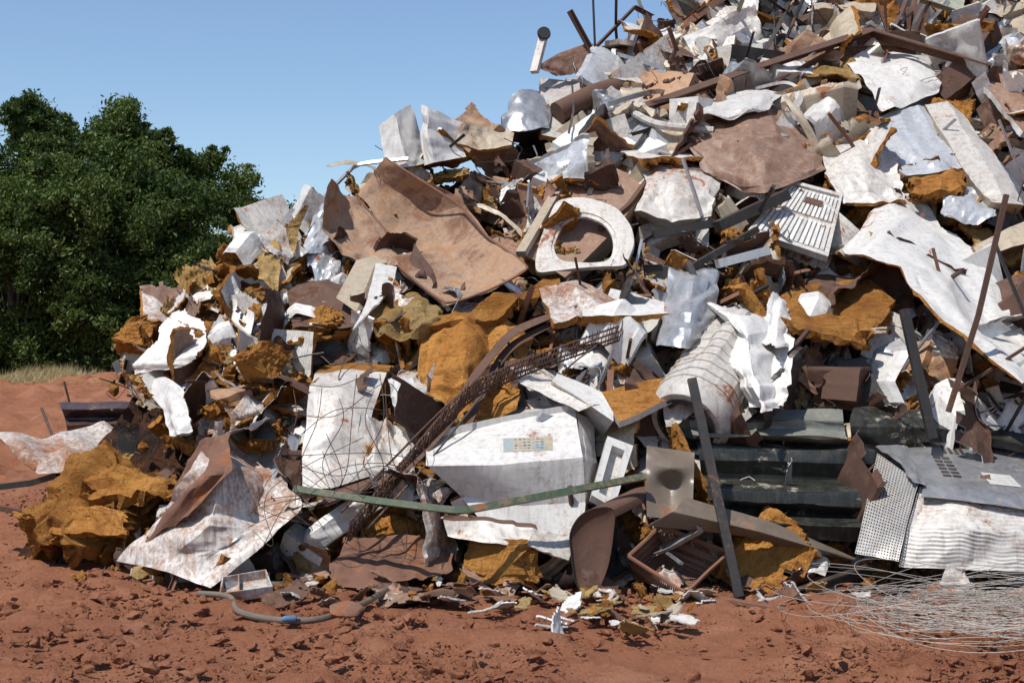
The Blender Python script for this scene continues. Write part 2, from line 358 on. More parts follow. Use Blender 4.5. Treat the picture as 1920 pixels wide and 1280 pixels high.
def clods():
    var=[rockverts(1,1,k,4,.2) for k in range(12)]+[rockverts(1,2,k,6,.24,fine=.25) for k in range(12,18)]; mb=MB(); n=0
    while n<15000:
        y=5.8+RG.random()**1.2*7.5; x=RG.uniform(-.42,.42)*y*1.05+.1
        if noise.noise((x*.7+9,y*.7,2))+.3*noise.noise((x*2,y*2,8))+.3<RG.uniform(-.25,.45): continue
        if heapH(x,y)>.5: continue
        r=.004+.05*RG.random()**12+.009*RG.random()**2
        V,Fc=var[RG.integers(12,18) if r>.018 else RG.integers(12)]; R=np.array(Euler(RG.uniform(0,6,3)).to_matrix()); z=float(groundH(x,y))
        mb.add((V*RG.uniform(.6,1.2,3))@R.T*r*np.array([1,1,.7])+[x,y,z+r*.15+.006],Fc); n+=1
    mb.make('soil_clods',['SC'],label='loose clods of red soil',kind='stuff',center=False,ang=45)
clods()
# ---------------------------------------------------------------- heap core
def mound():
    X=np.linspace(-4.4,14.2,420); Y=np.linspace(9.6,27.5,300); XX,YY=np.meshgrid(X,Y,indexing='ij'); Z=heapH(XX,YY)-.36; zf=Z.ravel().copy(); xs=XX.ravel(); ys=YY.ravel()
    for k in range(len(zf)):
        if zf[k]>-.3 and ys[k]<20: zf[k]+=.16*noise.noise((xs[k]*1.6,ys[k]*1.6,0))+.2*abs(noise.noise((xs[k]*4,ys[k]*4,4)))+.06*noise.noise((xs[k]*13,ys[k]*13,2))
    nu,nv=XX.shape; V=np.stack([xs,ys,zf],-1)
    MB().add(V,[(i*nv+j,(i+1)*nv+j,(i+1)*nv+j+1,i*nv+j+1) for i in range(nu-1) for j in range(nv-1)]).make('scrap_mound',['H'],label='compacted core of mixed rusty scrap and foam, coloured dark as gap shade',kind='stuff',center=False,ang=30)
mound()
# ---------------------------------------------------------------- hero scrap
t=sheet('stained_metal_tray','large rust stained metal tray bent open on the heap','metal tray',
 [[(672,372,.3),(700,330,.42),(722,296,.6)],[(732,445,.25),(800,400,.1),(862,385,.5)],[(748,500,.38),(840,475,.1),(915,445,.52)],[(835,568,.62),(915,545,.5),(990,502,.65)]],('TM','R'),amp=.03,nf=12,res=(54,46),s=.5)
MB().tube(bez([(672,372,.3),(732,445,.27),(748,500,.39),(835,568,.63),(915,545,.52),(990,502,.66),(915,445,.54),(862,385,.52),(722,296,.61)],70,.4),.011,6).make('rim',['RR'],parent=t)
sheet('side_flap','',None,[[(618,333,.6),(650,360,.4),(676,376,.3)],[(605,430,.55),(670,430,.3),(730,442,.27)],[(655,492,.5),(700,500,.35),(748,500,.36)]],('TM','R'),amp=.025,nf=9,parent=t)
OUT=[(1043,378),(1066,370),(1095,369),(1128,377),(1160,392),(1184,424),(1190,455),(1180,484),(1168,498),(1125,500),(1080,503),(1040,508),(1008,510),(1003,488),(1012,450),(1028,408)]
INN=[(1050,432),(1058,418),(1073,408),(1095,405),(1118,412),(1134,422),(1145,438),(1149,458),(1145,478),(1134,487),(1110,490),(1086,489),(1062,487),(1048,481),(1040,466),(1043,448)]
def ringplate(name,label,cat,O,I,anchor,N,mat):
    A=interp1(planar(O,anchor,N),96,.8,True); B=interp1(planar(I,anchor,N),96,.9,True); N=np.array(N,float); N/=np.linalg.norm(N)
    w=np.array([0,.015,.03,.3,.5,.7,.78,.80,.97,1]); h=np.array([-.035,-.003,0,.001,.001,0,-.001,-.012,-.014,-.03])
    G=A[:,None]*(1-w[None,:,None])+B[:,None]*w[None,:,None]+N*h[None,:,None]
    return MB().slab(G,ext=-N*.004,closed=True,side=0,back=0).make(name,[mat],label,cat)
ringplate('washer_lid','squarish white washer front plate with oval opening','washer lid',OUT,INN,(1100,440,.42),(-.12,-.8,.6),'WD')
f=sheet('discarded_fridge','tan and brown fridge cabinet lying tilted on the heap','fridge',[[(1085,292,.35),(1140,310,.32),(1215,340,.3)],[(1030,385,.3),(1090,400,.22),(1160,425,.25)],[(975,478,.3),(1010,490,.2),(1060,520,.2)]],('BR','T'),ext=(.1,.55,-.1),amp=.010,nf=5,s=.1)
MB().tube(bez([(1083,294,.37),(1030,385,.35),(977,476,.35)],12,.2),0,prof=RP(.09,.05)).make('door_edge',['T'],parent=f)
MB().tube(bez([(1215,338,.33),(1180,385,.3),(1125,430,.28)],12,.2),0,prof=RP(.05,.04)).make('frame_rail',['R'],parent=f)
fn=bil((1482,342,.5),(1580,368,.45),(1552,486,.45),(1402,436,.5)); mb=MB()
mb.boxm(fn,0,1,0,1,-.03,0)
for a,b,c,d in ((0,1,0,.05),(0,1,.95,1),(0,.05,.05,.95),(.95,1,.05,.95)): mb.boxm(fn,a,b,c,d,.0,.03)
lp=mb.make('louvred_panel',['WD'],'white louvred appliance back panel resting on rubble','louvred panel')
for k in range(13):
    mb=MB(); x=.08+k*.067; mb.boxm(fn,x,x+.045,.08,.47,.001,.02); mb.boxm(fn,x,x+.045,.53,.92,.001,.02); mb.make('slat',['W'],parent=lp)
mb=MB(); mb.boxm(fn,.42,.72,.2,.3,.022,.026); mb.make('name_plate',['R'],parent=lp)
sheet('curled_white_sheet','long dusty white fridge skin sheet curled over foam','metal sheet',
 [[(1575,455,.5),(1625,392,.5),(1690,350,.35),(1725,365,.2)],[(1592,480,.78),(1660,440,.76),(1740,420,.42),(1790,440,.2)],[(1690,505,.9),(1750,500,.74),(1800,490,.45),(1850,500,.25)],[(1760,620,.9),(1810,600,.74),(1860,580,.45),(1930,590,.25)],[(1900,745,.95),(1940,720,.78),(1980,690,.5),(2020,660,.4)]],('W','F'),th=.02,lump=.5,amp=.05,nf=24,res=(84,56))
# ribbed drum
e0=site(1290,790,.5); e1=site(1392,640,.4); ax=e1-e0; L=np.linalg.norm(ax); R0=.31
prof=[(.02,.10),(R0*.62,.10),(R0*.62,.01),(R0*.68,-.03),(R0*.86,-.04),(R0*.95,0),(R0,.03)]
for k in range(1,10):
    h=.05+k*(L-.07)/10; prof+=[(R0,h-.016),(R0+.012,h-.012),(R0+.012,h+.006),(R0,h+.01)]
prof+=[(R0,L),(R0*.9,L+.05),(.01,L+.06)]
dr=MB().lathe(prof,e0,ax,96,mod=lambda a,h:1+(.014 if (int(a*96/6.28318+.5)%6)<1 and h>.05 else 0)-(.5*math.exp(-((a-1.2)/.4)**2)+.45*math.exp(-((a-4.4)/.3)**2)+.35*math.exp(-((a-3.2)/.25)**2)+.3*math.exp(-((a-5.4)/.25)**2))*max(0,h-.1)*(1+.3*math.sin(h*14))).make('washing_machine_tub',['WD'],'dirty white ribbed plastic washing machine tub on its side','washing machine tub')
MB().lathe([(R0*.5,.0),(R0*.62,.0),(R0*.66,-.045),(R0*.72,-.045)],e0,ax,40).make('door_seal',['D'],parent=dr)
# white appliance body with sticker
ap=sheet('white_appliance_casing','white fridge casing with torn product sticker lying in rubble','fridge',
 [[(800,823,.6),(940,793,.6),(1078,768,.6)],[(799,872,.78),(940,872,.78),(1092,858,.73)],[(862,930,.48),(980,948,.5),(1099,940,.5)],[(925,1005,.38),(1005,1020,.35),(1086,1048,.38)]],('W','WD'),ext=(.08,.6,.1),amp=.009,nf=5,s=.05,res=(46,46))
cells=[(0,1,0,1,0,0)]; rr=random.Random(3)
cells+=[(.02,.2,.06,.94,1,.001),(.22,.36,.06,.5,2,.001),(.62,.84,.5,.92,1,.001),(.86,.98,.1,.9,2,.001)]
for i in range(7):
    for j in range(4): cells.append((.23+i*.088,.23+i*.088+rr.uniform(.03,.075),.1+j*.22,.1+j*.22+rr.uniform(.05,.10),rr.choice([1,2,3,3]),.002))
decal('sticker',ap,[(943,822),(1036,819),(1036,844),(944,847)],cells,['SY','SB','T','SK'],off=.003,label='faded grey blue and beige product sticker')
MB().tube(bez([(800,818,.6),(940,788,.6),(1080,763,.6)],10,.1),0,prof=RP(.03,.05)).make('edge_trim',['W'],parent=ap)
sheet('side_panel','',None,[[(1080,772,.6),(1110,790,.35)],[(1094,858,.74),(1120,870,.4)],[(1101,942,.52),(1112,945,.3)]],('WD','R'),amp=.008,parent=ap,ext=(.02,.2,0))
sheet('white_lower_tray','dented pale bottom tray beneath the white casing','metal tray',[[(828,975,.5),(920,975,.55),(1005,988,.55)],[(835,1005,.45),(920,1018,.55),(1000,1022,.55)]],('WD','R'),amp=.02,ext=(0,.25,.03),res=(16,30))
sheet('bent_white_panel','pale bent panel leaning beneath the white casing','metal panel',[[(1000,990,.55),(1080,1005,.5)],[(988,1025,.6),(1065,1050,.55)]],('WD','WD'),th=.02,amp=.01)
fn=bil((1138,820,.6),(1186,838,.55),(1150,955,.55),(1108,930,.6)); mb=MB()
for a,b,c,d in ((0,1,0,.12),(0,1,.9,1),(0,.25,.12,.9),(.75,1,.12,.9)): mb.boxm(fn,a,b,c,d,-.06,.02)
mb.boxm(fn,.25,.75,.12,.9,-.06,-.05,1); mb.make('plastic_surround',['W','WD'],'narrow white plastic appliance surround standing on end','plastic surround')
bar('green_steel_rail','long bent green painted steel rail across the rubble','steel rail',[(552,916,9.5),(700,938,9.4),(862,957,9.3),(1000,933,9.4),(1210,893,9.6)],'GS',[(-.022,-.02),(.022,-.02),(.022,.02),(.016,.02),(.016,-.012),(-.016,-.012),(-.016,.02),(-.022,.02)],n=40,s=.25,spin=1.2)
# condenser strip and long brown strips
P=bez([(655,1000,.5),(755,882,.62),(850,770,.68),(900,728,.68),(1000,685,.62),(1175,622,.5)],60,.7); mb=MB()
for dx,dz in ((0,.065),(0,.025),(0,-.015),(0,-.045)): mb.tube(P+np.array([dx,-.02,dz]),.0085,6)
hc=mb.make('condenser_coil',['R'],'rusty open condenser lattice strip draped over the heap','condenser coil')
mb=MB(); Pd=interp1(P,230,1)
for i in range(0,230):
    if random.random()<.1: continue
    a=Pd[i]; j=np.array([random.uniform(-.012,.012),-.03,random.uniform(-.012,.012)]); k=random.uniform(.6,1.15); mb.tube([a+[-.015,-.01,-.065*k]+j,a+j*.6+[0,-.03,.01],a+[.015,-.01,.085*k]+j],.0036,4)
mb.make('fin_row',['R'],parent=hc)
sheet('brown_metal_strip','long brown metal strip bending down the heap','metal strip',[[(1085,570,.5),(960,616,.55),(890,697,.6),(825,794,.65),(742,874,.65),(600,928,.5)],[(1080,578,.55),(967,629,.6),(902,706,.66),(840,802,.7),(755,888,.68),(618,942,.55)]],('R','R'),amp=.010,nf=5,s=.7,res=(8,70))
sheet('brown_metal_strip','narrow rusty strip lying beside the brown metal strip','metal strip',[[(1100,575,.45),(960,640,.5),(905,720,.55),(870,800,.6)],[(1098,582,.45),(970,650,.5),(917,728,.55),(880,806,.6)]],('R','R'),amp=.004,nf=1,s=1,res=(4,40))
bar('thin_steel_rod','thin rusty rod lying along the condenser strip','steel rod',[(640,960,.6),(860,740,.75),(1000,665,.65)],'R',r=.009,s=.6); bar('thin_steel_rod','thin rusty rod crossing down the heap','steel rod',[(690,990,.6),(800,870,.7),(905,740,.75)],'D',r=.008,s=.6)
# dark corrugated sheets
gs=sheet('green_corrugated_panel','dusty near black pressed metal panel with folded ribs','metal panel',
 [[(1300,825,.3),(1440,825,.3),(1592,830,.3)],[(1308,834,.5),(1450,838,.5),(1640,845,.5)],[(1312,862,.46),(1450,865,.46),(1640,870,.46)],[(1315,890,.32),(1450,895,.32),(1640,900,.32)],[(1325,908,.56),(1460,916,.56),(1642,921,.56)],[(1330,940,.5),(1460,945,.5),(1642,952,.5)],[(1332,955,.34),(1460,960,.34),(1642,968,.34)],[(1335,975,.52),(1460,980,.52),(1642,988,.52)],[(1335,1005,.4),(1460,1010,.4),(1640,1020,.4)]],('GR','GR'),amp=.012,nf=10,s=.1,res=(100,60))
sheet('top_flange','',None,[[(1290,768,.3),(1440,765,.3),(1580,766,.3)],[(1291,788,.5),(1440,786,.5),(1583,788,.5)],[(1294,803,.44),(1440,802,.44),(1587,806,.44)],[(1298,817,.6),(1440,817,.6),(1590,820,.6)],[(1300,824,.4),(1440,824,.4),(1592,829,.4)]],('GP','GR'),amp=.014,nf=8,parent=gs,s=.2,res=(36,60))
sheet('green_roof_sheet','dark green sheet running under the white panels','metal sheet',[[(1600,768,.35),(1760,775,.3),(1930,815,.3)],[(1590,800,.45),(1760,800,.42),(1930,835,.4)],[(1590,830,.3),(1760,830,.3),(1930,845,.3)]],('GR','GR'),amp=.03,nf=6,res=(24,40))
sheet('grey_corrugated_offcut','grey brown corrugated metal offcut standing upright','metal offcut',[[(1213,835,.7),(1258,842,.62),(1302,848,.7)],[(1211,870,.7),(1256,876,.8),(1301,880,.7)],[(1211,910,.7),(1256,912,.6),(1300,915,.7)],[(1213,968,.7),(1258,972,.62),(1298,968,.7)]],('GL','GL'),amp=.004,nf=2,s=.7)
sheet('folded_metal_flashing','long folded brown metal flashing sloping to the ground','metal flashing',[[(1285,932,.75),(1440,975,.6),(1605,1045,.3)],[(1262,958,.85),(1420,995,.7),(1600,1048,.35)],[(1215,985,.75),(1390,1005,.6),(1595,1052,.3)]],('GL','GL'),amp=.006,nf=3,s=.2)
bar('black_steel_post','black square steel post standing in the soil','steel post',[(1297,710,9.65),(1385,1118,9.3)],'D',RP(.06,.06))
bar('black_steel_post','short black steel post leaning on the heap','steel post',[(1695,580,10.2),(1748,822,10.1)],'D',RP(.065,.06))
bar('thin_steel_rod','long thin rusty steel rod leaning upright','steel rod',[(1888,365,10.1),(1835,590,10.05),(1778,772,10.0)],'R',RP(.035,.03))
bar('thin_steel_rod','thin dark rod crossing the white sheet','steel rod',[(1868,460,10.5),(1925,600,10.5)],'D',RP(.025,.02))
bar('thin_steel_rod','thin rusty rod propped diagonally','steel rod',[(1790,735,10.1),(1925,650,10.2)],'R',RP(.025,.02))
# half drum and crate
OUT=[(1070,1040),(1068,1000),(1085,968),(1115,952),(1150,955),(1150,1000),(1140,1060),(1120,1105),(1095,1113),(1078,1090)]
A=interp1(planar(OUT,(1110,1040,9.4),(-.35,-1,.1)),50,1,True); w=np.linspace(0,1,12)[None,:,None]; G=A.mean(0)*(1-w)+A[:,None]*w; G=G+np.array([.02,.05,0])*(1-w**4); mb=MB(); mb.slab(G,ext=(.0,.012,0),closed=True,side=0,back=0)
B=A+[.32,.38,.1]; w=np.linspace(0,1,10)[None,:,None]; G=A[:,None]*(1-w)+B[:,None]*w; msk=np.ones((50,9),bool); msk[22:34]=False
mb.slab(G,.006,closed=True,mask=msk,side=1); mb.make('rusty_drum_half',['R','D'],'dark rust brown half drum lying on the soil','metal drum')
fn=bil((1178,1042,9.45),(1240,985,9.75),(1365,1035,9.6),(1285,1110,9.25)); mb=MB()
mb.slab(np.array([[fn(i/13,j/13,-.2*(1-max(abs(i/6.5-1),abs(j/6.5-1))**6)) for j in range(14)] for i in range(14)]),.006,side=0,back=0); bk=mb.make('plastic_crate',['PB'],'brown perforated plastic crate tipped on the soil','crate')
R_=[fn(a,b,.0) for a,b in ((0,0),(.5,0),(1,0),(1,.5),(1,1),(.5,1),(0,1),(0,.5),(0,0))]; MB().tube(interp1(R_,50,.2),.014,6).make('rim',['RR'],parent=bk)
# galvanised appliance
ga=sheet('galvanised_appliance','boxy dented white appliance with galvanised slotted top','appliance',[[(1722,912,.8),(1820,922,.85),(1945,936,.8)],[(1700,985,.85),(1820,995,.9),(1945,1000,.85)],[(1686,1062,.72),(1820,1066,.77),(1945,1072,.72)]],('WD','R'),ext=(.08,.6,.02),amp=.014,nf=24,s=.2,res=(140,60),rip=.0022)
tp=sheet('top_panel','galvanised slotted top panel',None,[[(1690,826,.15),(1780,822,.12),(1860,835,.12),(1945,850,.12)],[(1712,868,.5),(1780,866,.5),(1860,876,.5),(1945,893,.5)],[(1732,906,.84),(1800,916,.88),(1860,923,.88),(1945,936,.85)],[(1726,930,.88),(1800,938,.93),(1860,946,.93),(1945,958,.89)]],('G','R'),amp=.004,nf=3,parent=ga,res=(34,40),s=.1)
for sx in (0,.52):
    for k in range(6): decal('vent_slot',tp,[(1748,856),(1780,858),(1806,898),(1770,895)],[(sx,sx+.43,k*.17,k*.17+.085,0,0)],['K'],off=.005)  # flat black strips standing for the dark inside open slots
for k in range(4): decal('vent_slot',tp,[(1762,835),(1800,836),(1812,852),(1770,850)],[(k*.26,k*.26+.13,0,1,0,0)],['K'],off=.005)
decal('paper_label',tp,[(1838,886),(1893,892),(1915,914),(1856,908)],[(0,1,0,1,0,0)],['W'],off=.005)
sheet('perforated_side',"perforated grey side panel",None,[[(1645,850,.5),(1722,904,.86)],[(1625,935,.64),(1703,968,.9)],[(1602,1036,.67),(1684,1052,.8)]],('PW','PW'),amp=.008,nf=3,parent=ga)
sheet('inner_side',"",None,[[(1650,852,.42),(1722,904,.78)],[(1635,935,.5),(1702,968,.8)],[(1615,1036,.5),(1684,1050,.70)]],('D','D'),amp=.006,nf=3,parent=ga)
sheet('corner_flap',"",None,[[(1642,838,.35),(1692,826,.16)],[(1688,868,.66),(1714,868,.5)],[(1708,905,.9),(1736,908,.88)]],('G','R'),amp=.012,nf=6,parent=ga)
# foreground folded sheet
sheet('folded_dusty_sheet','large folded pale sheet half covered in red dust','metal sheet',[[(405,808,10.2),(440,815,10.3),(470,850,10.4),(520,905,10.2)],[(365,880,9.85),(420,890,9.8),(490,925,10.05),(560,930,9.95)],[(300,965,9.9),(390,985,9.6),(475,990,9.75),(562,965,9.75)],[(232,1050,9.95),(300,1062,9.75),(350,1085,9.6),(400,1102,9.5)]],('HB','WB'),amp=.036,nf=16,res=(70,60),s=.2)
sheet('brown_bent_sheet','dusty brown sheet folded against the pale sheet','metal sheet',[[(430,812,9.95),(388,822,10.0),(345,860,10.2)],[(430,880,9.65),(380,900,9.7),(325,945,10.0)],[(352,965,9.65),(305,990,9.78),(250,1038,9.92)]],('RR','BR'),amp=.02,nf=9)
def chunk(name,label,u,v,o,size,seed,mat='F',rot=(0,0,0),sub=4,cat='foam chunk',cuts=9,rough=.12,box=.35):
    V,Fc=rockverts(1,sub,seed,cuts,rough,box,.16); V=V*np.array(size)/2*1.25; R=np.array(Euler([math.radians(a) for a in rot]).to_matrix()); c=site(u,v,o)
    return MB().add(V@R.T+c,Fc).make(name,[mat],label,cat,ang=22)
sheet('foam_bale_sheet','crumpled torn orange foam sheet bundle on the soil','foam sheet',[[(150,868,11.2),(225,845,11.1),(290,870,11.0),(342,895,10.9)],[(110,905,10.9),(190,890,10.7),(260,915,10.6),(325,935,10.6)],[(70,960,10.8),(150,955,10.5),(225,960,10.4),(280,985,10.5)],[(25,1048,10.9),(95,1018,10.6),(170,1030,10.4),(240,1032,10.4)]],('F','F'),th=.14,lump=.5,amp=.075,nf=40,res=(90,90),torn=.14)
chunk('foam_chunk','dirty orange foam chunk on the soil',190,985,10.75,(.8,.6,.35),5,'F',(0,10,20),5)
chunk('foam_chunk','orange foam chunk resting on bare soil',95,1000,11.0,(.6,.5,.3),8,'F',(0,5,40),5)
chunk('foam_chunk','yellowish foam chunk on top of foam bundle',235,860,11.3,(.5,.4,.25),6,'FY',(10,-10,10),5)
sheet('foam_slab','broken slab of orange foam across foam bundle','foam slab',[[(150,890,10.55),(240,872,10.5),(330,900,10.4)],[(165,930,10.4),(250,925,10.3),(320,935,10.3)]],('F','F'),th=.08,lump=.6,amp=.03,nf=16,res=(34,56),torn=.2)
sheet('foam_slab','torn slab of orange foam lying against foam bundle','foam slab',[[(70,965,10.6),(160,945,10.4),(250,960,10.2)],[(85,1010,10.45),(170,1000,10.25),(250,1005,10.1)]],('F','F'),th=.08,lump=.6,amp=.03,nf=16,res=(34,56),torn=.2)
sheet('curled_grey_sheet','dull dusty curled metal sheet lying on the soil','metal sheet',[[(-20,812,12.4),(80,830,12.5),(150,805,12.8),(195,788,12.9),(260,815,13)],[(20,850,12),(90,862,12),(160,868,12.2),(220,858,12.5),(290,850,12.6)],[(60,880,11.9),(90,898,11.8),(150,893,11.9),(210,882,12),(290,880,12.2)]],('HB','RR'),amp=.03,nf=12)
sheet('maroon_car_panel','dark maroon slatted car body panel lying on its side','car panel',[[(110,755,14.6),(200,752,14.6),(288,758,14.6)],[(116,768,14.4),(200,766,14.4),(289,768,14.5)],[(122,785,14.55),(200,785,14.55),(290,780,14.6)],[(125,797,14.35),(200,795,14.35),(288,793,14.4)],[(128,812,14.5),(200,808,14.5),(280,806,14.6)]],('MA','MA'),th=.02,amp=.006,ext=(0,.12,0))
sheet('red_plastic_strip','bright red plastic strip beside the heap','plastic strip',[[(230,820,12.0),(290,812,12.0)],[(235,832,12.0),(290,828,12.0)]],('RD','RD'),amp=.005,res=(6,12))
bar('dark_steel_bar','dark steel bar lying on the soil','steel bar',[(-20,915,12.0),(60,905,12.0),(110,890,11.9)],'D',RP(.06,.05)); bar('dark_steel_bar','rusty steel bar half buried in soil','steel bar',[(-20,948,11.2),(70,965,11.0)],'R',RP(.05,.04))
bar('thin_steel_rod','thin steel rod stuck in the soil','steel rod',[(78,765,13.2),(102,825,13)],'D',r=.012); bar('thin_steel_rod','thin steel rod stuck beside the car panel','steel rod',[(120,715,16),(132,760,16)],'D',r=.012)
sheet('torn_white_panel','torn bright white foam backed fridge panel','fridge panel',[[(300,600,.5),(345,580,.5),(388,598,.5)],[(285,640,.6),(335,640,.6),(385,640,.6)],[(250,685,.7),(310,678,.7),(372,665,.7)],[(252,702,.6),(310,695,.6),(372,684,.6)]],('W','F'),th=.03,lump=.5,amp=.010,torn=.14,res=(44,44))
sheet('white_slope_panel','stacked white panel leaning on the left slope','metal panel',[[(268,715,.45),(310,708,.5),(345,730,.5)],[(300,765,.5),(325,770,.55),(355,780,.5)],[(318,815,.5),(340,815,.55),(362,805,.5)]],('W','WD'),th=.02,amp=.015,nf=10)
sheet('white_door_panel','tall dented white door panel behind wire mesh','door panel',[[(592,690,.4),(660,685,.4),(725,700,.35)],[(580,730,.55),(640,735,.55),(700,770,.45)],[(570,830,.55),(620,830,.55),(690,850,.45)],[(563,920,.55),(620,915,.55),(715,885,.45)]],('WD','F'),th=.04,lump=.3,amp=.02,nf=12,res=(52,44),ext=(.04,.22,.05))
sheet('crushed_white_panel','crushed white panel scraps between door panel and casing','metal panel',[[(690,800,.5),(730,790,.5),(790,820,.45)],[(680,860,.55),(730,870,.6),(770,880,.5)],[(700,930,.5),(740,940,.5),(800,945,.45)]],('WD','R'),amp=.05,nf=16,torn=.15,res=(44,40))
# wire mesh
mb=MB(); rr=random.Random(4)
for k in range(7):
    x=562+k*30; mb.tube(bez([(x+rr.uniform(-22,22),705+abs(k-5)*9+rr.uniform(-25,25),9.85),(x+rr.uniform(-35,35),790,9.45+rr.uniform(-.15,.1)),(x+rr.uniform(-45,45),870,9.4+rr.uniform(-.15,.1)),(x+rr.uniform(-60,40),930+rr.uniform(-25,20),9.65)],26,1),.0027,4)
for k in range(6):
    y=715+k*36; mb.tube(bez([(558+rr.uniform(-15,15),y+20+rr.uniform(-30,30),9.8),(630,y+rr.uniform(-35,35),9.45),(720,y-5+rr.uniform(-35,35),9.4),(790+rr.uniform(-40,18),y+15+rr.uniform(-30,30),9.75)],26,1),.0027,4)
for k in range(8):
    mb.tube(bez([(560+rr.uniform(0,180),rr.uniform(800,930),9.5),(540+rr.uniform(-40,100),rr.uniform(860,980),9.55),(510+rr.uniform(-30,100),rr.uniform(930,1020),9.5),(490+rr.uniform(-30,120),rr.uniform(950,1040),9.55)],26,1),.0024,4)
mb.make('tangled_wire_mesh',['R'],'sparse rusty tangled wire mesh against the white panel','wire mesh',hide=False)
# coil of wire on the ground
mb=MB(); c=np.array([2.95,8.3,.02])
for k in range(85):
    r=rr.gauss(.55,.15); e=rr.uniform(.8,1.05); ox,oy=rr.gauss(0,.24),rr.gauss(0,.12); ta=rr.uniform(0,6.28); tlt=abs(rr.gauss(0,.16)); ph=rr.uniform(0,6.28); a=np.linspace(0,rr.uniform(4.5,8),60)+ph; wob=1+.05*np.sin(a*2+ph)+.03*np.sin(a*5+ph*2)
    lx=r*np.cos(a)*wob; ly=r*e*np.sin(a)*wob; z=c[2]+.02+abs(rr.gauss(0,.04))+tlt*(lx*math.cos(ta)+ly*math.sin(ta)+r)*.6+.02*np.sin(a*3+ph)
    mb.tube(np.stack([c[0]+ox+lx*1.15,c[1]+oy+ly*.95,np.maximum(z,.03)],1),.0018,4)
mb.make('wire_coil',['WI'],'loose tangle of thin pale steel wire loops on soil','wire coil',hide=False)
# ground items
bar('bent_grey_hose','bent grey metal conduit pipe lying on the soil','pipe',[(372,1112,9.25),(430,1118,9.15),(450,1146,8.6),(520,1161,8.38),(600,1159,8.38),(680,1131,8.75),(725,1104,9.15)],'GL',r=.02,n=50,s=1,sides=10)
MB().lathe([(0,0),(.12,0),(.125,.01),(.11,.02),(.05,.025),(0,.025)],[-.99,8.5,.07],[.2,-.2,.95],40,squash=.75,mod=lambda a,h:1+.12*math.sin(a*2)+.06*math.sin(a*5)).make('rusty_round_lid',['RR'],'bent round rusty metal lid on the soil','metal lid')
MB().lathe([(0,0),(.012,0),(.02,.015),(.02,.07),(.017,.08),(.009,.085),(.009,.1),(0,.1)],[-1.34,8.3,.055],[1,.2,0],20).make('blue_bottle',['BL'],'tiny blue plastic bottle on the soil','bottle')
fn=bil((418,1088,9.45),(500,1074,9.55),(512,1106,9.3),(412,1120,9.2)); mb=MB()
for a,b,c2,d in ((0,1,0,.04),(0,1,.96,1),(0,.03,.04,.96),(.97,1,.04,.96),(.36,.38,.04,.96)): mb.boxm(fn,a,b,c2,d,-.03,.03)
mb.boxm(fn,0,1,0,1,-.04,-.03); mb.make('cream_plastic_tray',['HB'],'small dusty cream plastic tray on the soil','plastic tray')
sheet('rusted_floor_mat','flattened rusty brown sheet at the foot of the heap','metal sheet',[[(640,1010,9.9),(760,995,9.9),(850,1040,9.8)],[(620,1050,9.7),(720,1050,9.65),(850,1060,9.65)],[(608,1085,9.5),(700,1105,9.4),(800,1080,9.5)]],('RR','R'),amp=.025,nf=12,torn=.06,res=(44,50))
sheet('rusted_floor_mat','curved ribbed rusty strip at the foot of the heap','metal sheet',[[(700,1118,.15),(800,1108,.15),(900,1075,.2)],[(710,1138,.12),(800,1125,.12),(905,1088,.15)]],('RR','R'),amp=.01,res=(8,30),s=1)
chunk('foam_block','square brown foam block in the rubble',940,1048,9.65,(.36,.32,.24),15,'F',(0,5,12),4,box=.6,cuts=2,rough=.04)
chunk('foam_chunk','big orange foam lump among white panels',480,690,.6,(.42,.35,.36),21,'F',(0,20,10),5,cuts=12,box=.6)
chunk('foam_chunk','pale foam lump on the slope',590,600,.4,(.35,.3,.2),22,'F',(0,-15,0),5)
chunk('foam_chunk','orange foam lump behind torn white panel',262,640,.2,(.35,.4,.35),23,'F',(0,-15,0),5)
# foam slabs
sheet('foam_board','orange foam board with crumbly top lying on the slope','foam board',[[(1440,560,.6),(1530,520,.4),(1620,515,.35),(1680,570,.4)],[(1450,590,.75),(1530,590,.6),(1600,585,.6),(1670,590,.55)],[(1500,620,.85),(1560,635,.8),(1620,650,.75),(1625,640,.7)]],('F','F'),th=.05,lump=.5,amp=.03,nf=18,res=(64,64),torn=.1)
sheet('foam_strip','long broken orange foam strip under tray','foam strip',[[(770,598,.6),(880,570,.6),(960,540,.55),(1050,508,.5)],[(800,612,.65),(900,592,.65),(980,562,.6),(1055,530,.55)]],('F','F'),th=.09,lump=.6,amp=.04,nf=14,res=(28,80),torn=.14)
sheet('yellow_liner_sheet','yellowish brown plastic liner folded over rubble','liner sheet',[[(720,560,.5),(780,548,.5),(830,580,.45)],[(690,590,.6),(760,600,.6),(830,610,.5)],[(700,625,.55),(760,640,.55),(800,640,.5)]],('FY','F'),amp=.035,nf=12,th=.012)
sheet('brown_liner_sheet','large folded orange brown liner with creases','liner sheet',[[(800,620,.4),(900,595,.4),(1000,610,.35)],[(770,690,.5),(880,680,.55),(990,680,.4)],[(800,740,.5),(880,790,.5),(960,780,.4)]],('F','FY'),amp=.06,nf=20,th=.015,res=(60,60),torn=.1)
sheet('orange_foam_slab','thick orange foam slab leaning on edge','foam slab',[[(1700,345,.5),(1760,325,.5),(1818,312,.5)],[(1712,372,.55),(1770,362,.55),(1812,350,.55)]],('F','F'),th=.08,lump=.5,amp=.03,res=(28,40),torn=.1)
sheet('dusty_white_panel','dusty white fridge panel with brown stain','fridge panel',[[(1010,545,.5),(1080,522,.4),(1170,560,.35)],[(1040,600,.65),(1100,598,.6),(1180,582,.5)]],('HB','F'),th=.04,lump=.3,amp=.02)
